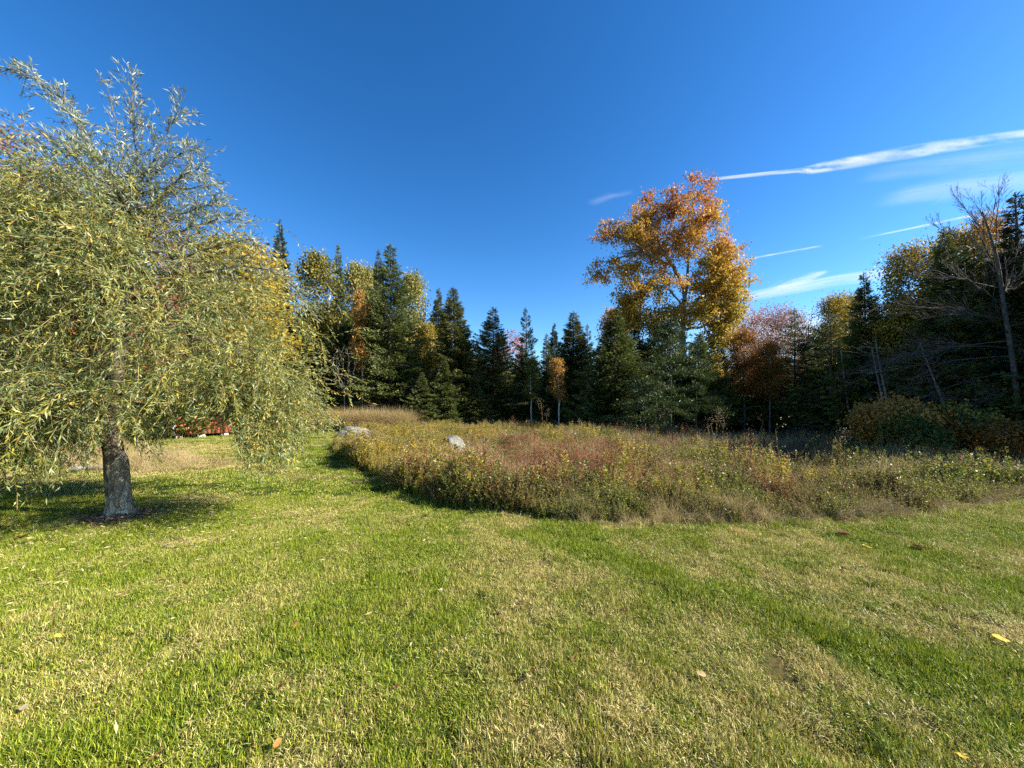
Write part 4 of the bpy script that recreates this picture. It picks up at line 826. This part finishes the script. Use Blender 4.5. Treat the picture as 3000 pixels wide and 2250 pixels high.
    for Q in shoots:
        m = len(Q)
        for k in range(3, m):
            u = k / m
            for _ in range(5 if u < .6 else 3):
                d = unit(Q[min(k, m - 1)] - Q[k - 1]) + rdir(1, g)[0] * .8 + [0, 0, .25]; d = d / np.linalg.norm(d); L = g.uniform(.18, .6) * (1.15 - .6 * u); tt = np.linspace(0, 1, 6)[:, None]
                p = Q[k] + d * L * tt + np.array([0, 0, -.16 * L]) * tt ** 2; sd = unit(np.cross(np.repeat(d[None], 5, 0), rdir(5, g))); ribbons(cb, p[:-1], p[1:], .0028, .002, sd, .7, .5, 1)
                nn = max(5, int(L / .026)); tq = g.uniform(.08, 1, nn)[:, None]; pp = Q[k] + d * L * tq + np.array([0, 0, -.16 * L]) * tq ** 2; twig_leaves(pp, np.repeat(d[None], nn, 0), .085, .013, 0, 1, 2, .75)
    # hanging strands
    YL_X = [-400, 0, 120, 250, 320, 400, 470, 510, 670, 690, 720, 820, 870, 900, 960, 1100]; YL = [1440, 1425, 1440, 1380, 1290, 1310, 1345, 1218, 1214, 1345, 1388, 1385, 1350, 1290, 1262, 1250]
    outer = A[(cnt <= 6) & (np.arange(len(A)) > 12)]
    cid = g.choice(len(outer), 420); outer = outer[cid]; Sn = 14000; base = outer[g.integers(0, len(outer), Sn)] + g.normal(0, .10, (Sn, 3))
    ex = T[g.integers(0, len(T), Sn)]; base = np.where((g.random(Sn) < .45)[:, None], ex + g.normal(0, .13, (Sn, 3)), base)
    dn = fbm(base[:, 0] * 1.5 + 7, base[:, 2] * 1.5 + base[:, 1] * .9, 55, 2); kp = g.random(Sn) < .16 + .85 * sst(.38, .62, dn); kp |= (base[:, 0] > 1.6) & (g.random(Sn) < .35); base = base[kp]; Sn = len(base)
    hor = unit(base * [1, 1, 0] * .6 + g.normal(0, 1.0, (Sn, 3)) * [1, 1, 0]); dv = unit(hor * g.uniform(.5, 1.1, Sn)[:, None] + np.stack([np.full(Sn, -.12), np.zeros(Sn), g.uniform(-.5, .9, Sn)], 1))
    steps = 40; st = .055; P = base.copy(); life = np.where(g.random(Sn) < .66, g.uniform(6, 16, Sn), g.uniform(14, 40, Sn)).astype(int); grav = g.uniform(.03, .17, Sn)
    alive = np.ones(Sn, bool); ro = np.clip(g.normal(.29, .2, Sn), 0, 1); jl = g.normal(0, 26, Sn) - 4 + np.where(g.random(Sn) < .012, 90, 0); c2 = np.array([WX, WY, zb])
    prevP = P.copy()
    for k in range(steps):
        dv = unit(dv + np.array([0, 0, -1.]) * grav[:, None] + g.normal(0, .11, (Sn, 3))); Pn = P + dv * st
        w = Pn + c2; px = 1500 + FPX * w[:, 0] / np.maximum(w[:, 1], .5); py = HOR - (w[:, 2] - EYE) * FPX / np.maximum(w[:, 1], .5)
        alive &= (py < np.interp(px, YL_X, YL) + jl) & (k < life) & (w[:, 2] > .22) & (w[:, 1] > 2.9)
        ok = alive
        if k % 3 == 2:
            sd = unit(np.cross(dv, rdir(Sn, g))); ribbons(cb, prevP[ok], Pn[ok], .0023, .0018, sd[ok], g.random(int(ok.sum())), .5, 1); prevP = Pn.copy()
        q = ok & (g.random(Sn) < .98); m = int(q.sum())
        for rep in range(2):
            D = dv[q] + rdir(m, g) * .82; L = .072 * g.uniform(.5, 1.3, m); leaves(cb, P[q] + (Pn[q] - P[q]) * g.random(m)[:, None], D, L, .0118 * g.uniform(.7, 1.3, m), np.clip(ro[q] + g.normal(0, .17, m) + .1 * (w[q][:, 0] > -4.4) + (g.random(m) < .03) * .5, 0, 1), .5, 0, g)
        P = Pn
    e = empty('willow_tree', WX, WY, 0, 'round drooping willow with narrow silver-green leaves on the lawn', 'willow', z=zb)
    link('trunk', tb.mesh('willow_trunk', [M_BARK_WILLOW], True), e); link('limbs', lb.mesh('willow_limbs', [barkmat('willow_limb_bark', (.05, .04, .025), (.13, .10, .07), (.24, .2, .14), 8, 3, .5)], True), e)
    c = link('crown', cb.mesh('willow_crown', [M_LEAF_WILLOW, M_TWIG_WILLOW, M_LEAF_WILLOW_TOP]), e); print('willow polys', len(c.data.polygons))
    # narrow leaves dropped on the lawn below it
    lm = leafmat('dropped_willow_leaves', [(.22, .18, .07), (.36, .30, .14), (.44, .38, .22), (.36, .25, .07)], .2, .6, .2); mb = MB(); n = 3600
    x = g.normal(WX + .3, 1.9, n); y = np.abs(g.normal(WY - .5, 1.5, n)); k = (meadow_d(x, y) < 0) & (y > 1.6); x, y = x[k], y[k]; n = len(x); D = rdir(n, g) * [1, 1, .18]
    leaves(mb, np.stack([x, y, gz(x, y) + g.uniform(.015, .04, n)], 1), D, .06 * g.uniform(.5, 1.2, n), .013, g.random(n), .5, 0, g)
    tag(link('dropped_leaves', mb.mesh('dropped_willow_leaves', [lm])), 'narrow pale leaves dropped on the lawn under the willow', kind='stuff')
    mb = MB(); n = 1400; x = g.normal(WX + .12, .2, n); y = g.normal(WY - .12, .14, n); P = np.stack([x, y, gz(x, y) + g.uniform(.0, .05, n)], 1)
    leaves(mb, P, rdir(n, g) * [1, 1, .3], .05, .022, g.random(n), .5, 0, g)
    tag(link('bark_mulch', mb.mesh('bark_mulch', [leafmat('mulch', [(.10, .05, .035), (.22, .13, .09), (.34, .24, .17)], 0, .8, .1)])), 'brown bark mulch around the willow foot', kind='stuff')
willow()

# ------------------------------------------------------------------ boulders
def rock(name, x, y, sx, sy, sz, seed, label, sink=.25):
    g = np.random.default_rng(seed); nu, nv = 44, 26; u = np.linspace(0, 2 * np.pi, nu, endpoint=False); v = np.linspace(0, np.pi, nv); Vv, U = np.meshgrid(v, u, indexing='ij')
    d = np.stack([np.sin(Vv) * np.cos(U), np.sin(Vv) * np.sin(U), np.cos(Vv)], -1)
    r = np.ones(Vv.shape)
    for _ in range(13):
        nn = rdir(1, g)[0]; nn[2] = abs(nn[2]) * .8; nn /= np.linalg.norm(nn); c = g.uniform(.66, .9); dt = d @ nn; r = np.minimum(r, np.where(dt > .05, c / np.maximum(dt, .05), 9))
    r = r + (fbm(d[..., 0] * 3 + 5, d[..., 1] * 3 + d[..., 2] * 2.3, seed) - .5) * .12 + (fbm(d[..., 0] * 11, d[..., 2] * 11 + d[..., 1] * 7, seed + 1) - .5) * .05
    V = (d * r[..., None] * [sx, sy, sz]).reshape(-1, 3); mb = MB(); i = np.arange(nu)[None] + (np.arange(nv - 1) * nu)[:, None]; j = ((np.arange(nu) + 1) % nu)[None] + (np.arange(nv - 1) * nu)[:, None]
    mb.add(V, np.stack([i, i + nu, j + nu, j], -1).reshape(-1, 4))
    m, t = newmat('granite'); L = t.links.new; tc = N(t, 'ShaderNodeTexCoord'); n1 = N(t, 'ShaderNodeTexNoise', Scale=4.0, Detail=8.0, Roughness=.75); n2 = N(t, 'ShaderNodeTexNoise', Scale=28.0, Detail=4.0)
    L(tc.outputs['Object'], n1.inputs['Vector']); L(tc.outputs['Object'], n2.inputs['Vector']); ad = N(t, 'ShaderNodeMath', operation='MULTIPLY_ADD'); L(n2.outputs[0], ad.inputs[0]); ad.inputs[1].default_value = .45; L(n1.outputs[0], ad.inputs[2])
    c = ramp(t, ad.outputs[0], [(.5, (.045, .055, .04)), (.66, (.13, .13, .11)), (.85, (.25, .24, .215))]); p = N(t, 'ShaderNodeBsdfPrincipled', Roughness=.9); p.inputs['Specular IOR Level'].default_value = .15; L(c, p.inputs['Base Color'])
    b = N(t, 'ShaderNodeBump', Strength=.8, Distance=.05); L(ad.outputs[0], b.inputs['Height']); L(b.outputs[0], p.inputs['Normal']); o = N(t, 'ShaderNodeOutputMaterial'); L(p.outputs[0], o.inputs[0])
    ob = tag(link('boulder', mb.mesh('boulder', [m], True)), label, 'rock', 'granite boulders in the field'); ob.location = (x, y, Z(x, y) + sz * (1 - sink) * .75 - .1)
rock('boulder', -2.0, 12.3, .47, .45, .57, 4, 'angular grey boulder rising out of the meadow plants')
rock('boulder', -8.1, 19.0, .95, .6, .5, 8, 'low pale boulder at the far left corner of the meadow')

# ------------------------------------------------------------------ red shed behind the willow
def box(mb, x0, x1, y0, y1, z0, z1, m=0):
    V = [(x, y, z) for z in (z0, z1) for y in (y0, y1) for x in (x0, x1)]
    mb.add(V, [(0, 2, 3, 1), (4, 5, 7, 6), (0, 1, 5, 4), (2, 6, 7, 3), (0, 4, 6, 2), (1, 3, 7, 5)], .5, .5, m)
def bobj(name, parent, dims, mat, loc=None, label=None):
    mb = MB(); box(mb, *dims); o = link(name, mb.mesh(name, [mat]), parent)
    if loc: o.location = loc
    if label: o['label'] = label
    return o
def shed():
    ang = math.atan2(21.3 - 18.4, -15.3 + 16.8); e = empty('shed', -16.8, 18.4, ang, 'small red wooden shed on blocks behind the willow', 'shed')
    # local frame: +x along the sunlit long wall, +y away to the rear left, wall at y=0
    Lw, Dp, z0, z1 = 3.35, 2.8, .28, 2.35
    red = plain('red_boards', (.62, .20, .10), .6, .3, 5); white = plain('white_trim', (.72, .71, .68), .5, .08); dark = plain('shed_inside', (.03, .025, .02), .9); grey = plain('asphalt_shingles', (.09, .085, .08), .9, .4, 20); conc = plain('concrete', (.4, .39, .36), .9, .2)
    bobj('floor_frame', e, (.02, Lw - .02, .02, Dp - .02, z0 - .14, z0 + .02), dark)
    bobj('wall_core', e, (.02, Lw - .02, .02, Dp - .02, z0 + .02, z1), dark)
    mb = MB(); box(mb, 0, .195, -.012, .018, z0 - .1, z1); bm_ = mb.mesh('shed_board', [red]); n = int(Lw / .2)
    for k in range(n): o = link('board', bm_, e); o.location = (.02 + k * .2, 0, 0)
    for k in range(int(Dp / .2)): o = link('board', bm_, e); o.location = (0, Dp - .02 - k * .2, 0); o.rotation_euler = (0, 0, -math.pi / 2)
    bobj('corner_trim', e, (-.035, .09, -.035, .09, z0 - .12, z1 + .01), white); bobj('corner_trim', e, (Lw - .09, Lw + .03, -.035, .09, z0 - .12, z1 + .01), white)
    # gables and roof (ridge along x)
    rh = 1.15; mb = MB(); mb.add([(-.01, 0, z1), (-.01, Dp, z1), (-.01, Dp / 2, z1 + rh), (.03, 0, z1), (.03, Dp, z1), (.03, Dp / 2, z1 + rh)], [(0, 1, 2), (3, 5, 4)], .5, .5); link('gable', mb.mesh('gable', [red]), e)
    mb = MB(); mb.add([(Lw + .01, 0, z1), (Lw + .01, Dp, z1), (Lw + .01, Dp / 2, z1 + rh), (Lw - .03, 0, z1), (Lw - .03, Dp, z1), (Lw - .03, Dp / 2, z1 + rh)], [(0, 2, 1), (3, 4, 5)], .5, .5); link('gable', mb.mesh('gable2', [red]), e)
    for s in (0, 1):
        yA, yB = (-.25, Dp / 2) if s == 0 else (Dp + .25, Dp / 2); zA, zB = z1 - .2, z1 + rh + .02; mb = MB()
        mb.add([(-.2, yA, zA), (Lw + .2, yA, zA), (Lw + .2, yB, zB), (-.2, yB, zB), (-.2, yA, zA + .06), (Lw + .2, yA, zA + .06), (Lw + .2, yB, zB + .06), (-.2, yB, zB + .06)], [(0, 3, 2, 1), (4, 5, 6, 7), (0, 1, 5, 4), (1, 2, 6, 5), (2, 3, 7, 6), (3, 0, 4, 7)]); link('roof', mb.mesh('roof', [grey]), e)
    for (a, b) in ((.55, 1.25), (2.1, 2.8)):
        w = bobj('window', e, (a, b, -.045, -.014, 1.15, 1.95), white); bobj('pane', w, (a + .07, b - .07, -.052, -.046, 1.22, 1.88), plain('window_glass', (.25, .3, .34), .1, .1, 1, .8))
    for k, xx in enumerate((.1, 1.1, 2.15, 2.95)):
        bobj('concrete_block', e, (xx, xx + .3, .0, .3, -.08, z0 - .142), conc)
shed()
# red barrel-like debris on lawn seen beyond trunk is left to the straw; small log by the willow
def logo():
    x, y = PX(290, 9.3), 9.3; mb = MB(); prisms(mb, np.array([[-.5, 0, .06], [-.1, .02, .065]]), np.array([[-.1, .02, .065], [.55, 0, .06]]), .06, .055, 9)
    n = 9; a = np.arange(n) / n * 2 * np.pi; V = np.stack([np.full(n, -.5), np.cos(a) * .06, .06 + np.sin(a) * .06], 1); mb.add(V, [list(range(n))], .5, .5, 1)
    o = tag(link('log', mb.mesh('log', [M_BARK_GREY, plain('cut_wood', (.5, .4, .26), .8)])), 'short grey log lying in straw beyond the willow trunk', 'log'); o.location = (x, y, Z(x, y)); o.rotation_euler = (0, 0, .4)
logo()

# ------------------------------------------------------------------ single fallen leaves on the lawn
def leaf_mesh(name, kind, mat, g):
    mb = MB()
    if kind == 'lobed':
        ang = np.radians([-90, -62, -35, -12, 8, 24, 42, 60, 76, 90, 104, 120, 138, 156, 172, 192, 215, 242]); rad = np.array([.12, .34, .62, .42, .86, .5, .62, .46, .7, 1.0, .7, .46, .62, .5, .86, .42, .62, .34])
    else:
        ang = np.radians(np.arange(-90, 270, 24)); rad = .55 + .4 * np.abs(np.sin(ang)) ** 1.5
    ang = ang + g.normal(0, .04, len(ang)); x = np.cos(ang) * rad * .5; y = np.sin(ang) * rad * .5; cur = g.uniform(.25, .7); z = .02 + cur * (x ** 2) + .25 * y ** 2 * g.choice([-1, 1]) + g.normal(0, .02, len(x))
    V = np.vstack([[0, 0, .0], np.stack([x, y, z], 1)]); n = len(x); F = [(0, 1 + k, 1 + (k + 1) % n) for k in range(n)]; mb.add(V, F, g.random(len(V)))
    me = mb.mesh(name, [mat]); sb = MB(); prisms(sb, np.array([[0, -.05, .03]]), np.array([[.06, -.75, -.02]]), .018, .012, 4); return me, sb.mesh(name + '_stem', [mat])
def fallen():
    g = np.random.default_rng(17); C = dict(red=[(.32, .03, .03), (.45, .07, .06)], dark=[(.10, .02, .02), (.18, .04, .03)], yellow=[(.6, .42, .05), (.75, .55, .1)], tan=[(.45, .3, .14), (.6, .45, .25)], pale=[(.34, .28, .15), (.46, .39, .24)], orange=[(.45, .18, .05), (.6, .28, .08)])
    Mt = {k: leafmat('fallen_%s_leaf' % k, v, .2, .5, .3) for k, v in C.items()}
    for px, py, s, c, k, lb in [(822, 2018, .075, 'red', 'lobed', 'bright red lobed leaf on the lawn, largest of the red ones'), (1160, 2022, .05, 'dark', 'lobed', 'dark maroon leaf on the lawn right of the bright red one'),
        (172, 1880, .07, 'yellow', 'lobed', 'yellow lobed leaf beside a straw patch in the left lawn'), (63, 1582, .13, 'orange', 'oval', 'curled orange-brown leaf in the willow shadow at the left edge'),
        (2932, 1890, .09, 'yellow', 'oval', 'bright yellow leaf on the green band near the right edge'), (1585, 2148, .06, 'tan', 'lobed', 'tan leaf on the dry patch at the bottom centre'),
        (1548, 1990, .055, 'pale', 'oval', 'pale leaf on the lawn above the tan one'), (1292, 1738, .075, 'pale', 'lobed', 'pale leaf in the middle of the lawn'), (1470, 1793, .06, 'pale', 'oval', 'thin whitish leaf on the central dry patch'),
        (812, 2172, .05, 'orange', 'oval', 'small orange leaf below the bright red one'), (452, 2214, .055, 'orange', 'oval', 'small orange leaf close to the bottom edge at left'), (502, 2226, .055, 'tan', 'lobed', 'tan leaf just right of the small orange one at the bottom'),
        (499, 1568, .13, 'pale', 'oval', 'cream leaf on the grass right of the willow foot'), (2822, 2238, .07, 'yellow', 'lobed', 'yellow leaf at the very bottom right'), (2474, 1564, .15, 'dark', 'oval', 'dark red leaf on the lawn near the cut hay'),
        (2692, 1603, .14, 'dark', 'oval', 'dark red leaf farther right on the lawn near the green streak'), (862, 1832, .06, 'orange', 'oval', 'faded orange leaf on the pale centre-left lawn'), (1682, 1940, .05, 'orange', 'oval', 'tiny orange leaf on the lawn right of centre'),
        (1823, 1794, .055, 'orange', 'oval', 'small orange leaf beside the right-hand dry patch'), (2540, 1602, .12, 'yellow', 'oval', 'yellow leaf flat on the right lawn between the two dark red ones'), (138, 1718, .09, 'pale', 'oval', 'cream leaf on the left lawn above the straw patch'),
        (70, 2075, .06, 'pale', 'oval', 'whitish leaf on the bottom left lawn'), (135, 1955, .06, 'tan', 'oval', 'tan leaf on the straw patch at left'), (480, 1612, .12, 'pale', 'lobed', 'pale yellow crumpled leaf below the willow at right'),
        (2055, 1975, .055, 'tan', 'oval', 'tan leaf on the lawn edge of the dark green corner'), (1250, 1515, .12, 'dark', 'oval', 'dark leaf at the edge of the meadow shadow')]:
        D = GD(py); x = PX(px, D); me, st = leaf_mesh('fallen_leaf', k, Mt[c], g)
        e = empty('fallen_leaf', x, D, g.uniform(0, 6.28), lb, 'leaf', 'single leaves fallen on the lawn', z=Z(x, D) + (.045 if k == 'lobed' else .034), s=(s * .95,) * 3); e.rotation_euler = (g.normal(-.15, .3), g.normal(0, .35), g.uniform(0, 6.28)); link('blade', me, e); link('leaf_stem', st, e)
fallen()

# ------------------------------------------------------------------ contrails and thin cloud, as high cloud ribbons
def cloud(name, label, pts, dens, seed, cat='cloud', soft=1.0, H=2500., nscale=1.0, streak=4.0):
    P = np.array([[(px - 1500) / FPX, 1, (HOR - py) / FPX] for px, py, w in pts]); wd = np.array([w for *_, w in pts]); P = P * (H / P[:, 2:3]); dist = P[:, 1]
    t = np.linspace(0, len(pts) - 1, 60); i = np.minimum(t.astype(int), len(pts) - 2); f = (t - i)[:, None]; Q = P[i] * (1 - f) + P[i + 1] * f; w = (wd[i] * (1 - f[:, 0]) + wd[i + 1] * f[:, 0])
    # a width of w photo rows needs w/FPX*Y^2/H metres along the view on a level sheet; across the ribbon use that projection
    d = unit(np.gradient(Q, axis=0)); s = unit(np.cross(d, [0, 0, 1.])); radial = unit(Q * [1, 1, 0]); cs = np.abs((s * radial).sum(1)).clip(.25)
    slant = np.linalg.norm(Q[:, :2], axis=1); wm = .82 * w / FPX * Q[:, 1] * slant / H * cs ** 0 / 1.0 / cs * .5
    na = 12; a = np.linspace(0, 2 * np.pi, na, endpoint=False); V = Q[:, None] + s[:, None] * (np.cos(a)[None, :, None] * wm[:, None, None]) + np.array([0, 0, 1.]) * (np.sin(a)[None, :, None] * (wm * .06)[:, None, None])
    n = len(Q); ii = np.arange(na)[None] + (np.arange(n - 1) * na)[:, None]; jj = ((np.arange(na) + 1) % na)[None] + (np.arange(n - 1) * na)[:, None]
    mb = MB(); mb.add(V.reshape(-1, 3), np.stack([ii, jj, jj + na, ii + na], -1).reshape(-1, 4), np.tile(np.cos(a) * .5 + .5, n), np.repeat(np.linspace(0, 1, n), na))
    m, t_ = newmat(name); L = t_.links.new; r = N(t_, 'ShaderNodeAttribute', attribute_name='r'); h = N(t_, 'ShaderNodeAttribute', attribute_name='h')
    ln = np.linalg.norm(np.diff(Q, axis=0), axis=1).sum() / max(wm.mean(), 1) / 2
    cb = N(t_, 'ShaderNodeCombineXYZ'); mu = N(t_, 'ShaderNodeMath', operation='MULTIPLY'); L(h.outputs['Fac'], mu.inputs[0]); mu.inputs[1].default_value = float(ln / streak) * nscale
    sh = N(t_, 'ShaderNodeMath', operation='MULTIPLY_ADD'); L(r.outputs['Fac'], sh.inputs[0]); sh.inputs[1].default_value = .8; L(mu.outputs[0], sh.inputs[2])
    L(sh.outputs[0], cb.inputs[0]); L(r.outputs['Fac'], cb.inputs[1]); cb.inputs[2].default_value = seed
    nz = N(t_, 'ShaderNodeTexNoise', Scale=2.2, Detail=7.0, Roughness=.62); L(cb.outputs[0], nz.inputs['Vector'])
    e1 = N(t_, 'ShaderNodeMapRange', interpolation_type='SMOOTHSTEP'); e1.inputs[2].default_value = .32 * soft; L(r.outputs['Fac'], e1.inputs[0])
    e2 = N(t_, 'ShaderNodeMapRange', interpolation_type='SMOOTHSTEP'); e2.inputs[1].default_value = 1.0; e2.inputs[2].default_value = 1 - .32 * soft; L(r.outputs['Fac'], e2.inputs[0])
    e3 = N(t_, 'ShaderNodeMapRange', interpolation_type='SMOOTHSTEP'); e3.inputs[2].default_value = .18; L(h.outputs['Fac'], e3.inputs[0])
    e4 = N(t_, 'ShaderNodeMapRange', interpolation_type='SMOOTHSTEP'); e4.inputs[1].default_value = 1.0; e4.inputs[2].default_value = .85; L(h.outputs['Fac'], e4.inputs[0])
    nr = N(t_, 'ShaderNodeMapRange'); nr.inputs[1].default_value = .36; nr.inputs[2].default_value = .74; L(nz.outputs[0], nr.inputs[0])
    v = nr.outputs[0]
    for q in (e1, e2, e3, e4):
        k = N(t_, 'ShaderNodeMath', operation='MULTIPLY'); L(v, k.inputs[0]); L(q.outputs[0], k.inputs[1]); v = k.outputs[0]
    k = N(t_, 'ShaderNodeMath', operation='MULTIPLY'); L(v, k.inputs[0]); k.inputs[1].default_value = dens
    df = N(t_, 'ShaderNodeBsdfDiffuse'); df.inputs[0].default_value = (.95, .95, .95, 1); tl = N(t_, 'ShaderNodeBsdfTranslucent'); tl.inputs[0].default_value = (.95, .95, .95, 1); ad = N(t_, 'ShaderNodeMixShader'); ad.inputs[0].default_value = .5; L(df.outputs[0], ad.inputs[1]); L(tl.outputs[0], ad.inputs[2])
    tp = N(t_, 'ShaderNodeBsdfTransparent'); mx = N(t_, 'ShaderNodeMixShader'); L(k.outputs[0], mx.inputs[0]); L(tp.outputs[0], mx.inputs[1]); L(ad.outputs[0], mx.inputs[2]); o = N(t_, 'ShaderNodeOutputMaterial'); L(mx.outputs[0], o.inputs[0])
    tag(link(name, mb.mesh(name, [m], True)), label, cat)
cloud('contrail', 'broad feathery white contrail, highest in the sky', [(1960, 540, 8), (2080, 525, 12), (2340, 499, 16), (2390, 493, 36), (2500, 474, 44), (2700, 440, 42), (2850, 417, 32), (3050, 388, 28), (3400, 330, 30)], .52, 1.0, 'contrail', .9)
cloud('contrail', 'sharp thin white contrail above the right treetops', [(2500, 703, 6), (2700, 662, 9), (2900, 620, 12), (3000, 598, 13), (3400, 515, 16)], .55, 5.0, 'contrail')
cloud('contrail', 'faint thin contrail just right of the maple', [(2120, 772, 7), (2250, 748, 8), (2420, 718, 8)], .4, 9.0, 'contrail')
cloud('streaky_cloud', 'bright streaky cloud low between maple and right forest', [(2120, 885, 34), (2300, 850, 44), (2450, 822, 46), (2620, 800, 50), (2800, 770, 40)], .5, 13.0, soft=1.2)
cloud('streaky_cloud', 'small slanting wisp above the low streaky cloud', [(2270, 850, 16), (2340, 820, 26), (2420, 790, 14)], .5, 17.0, soft=1.2)
cloud('thin_cloud', 'hazy cloud veil behind the top of the bare grey tree', [(2550, 590, 60), (2800, 545, 90), (3000, 520, 90), (3300, 480, 100)], .2, 21.0, soft=1.5)
cloud('thin_cloud', 'faint upper veil below the broad contrail', [(2500, 520, 50), (2750, 480, 70), (3000, 450, 80), (3300, 400, 90)], .12, 25.0, soft=1.5)
cloud('thin_cloud', 'faint wisp left above the maple crown', [(1720, 600, 30), (1790, 572, 34), (1860, 560, 26)], .07, 29.0, soft=1.5)
cloud('low_cloud', 'white cloud glimpsed low through the red twiggy trees', [(2120, 1010, 90), (2300, 985, 150), (2450, 970, 130), (2600, 960, 90)], .8, 33.0, soft=1.4)
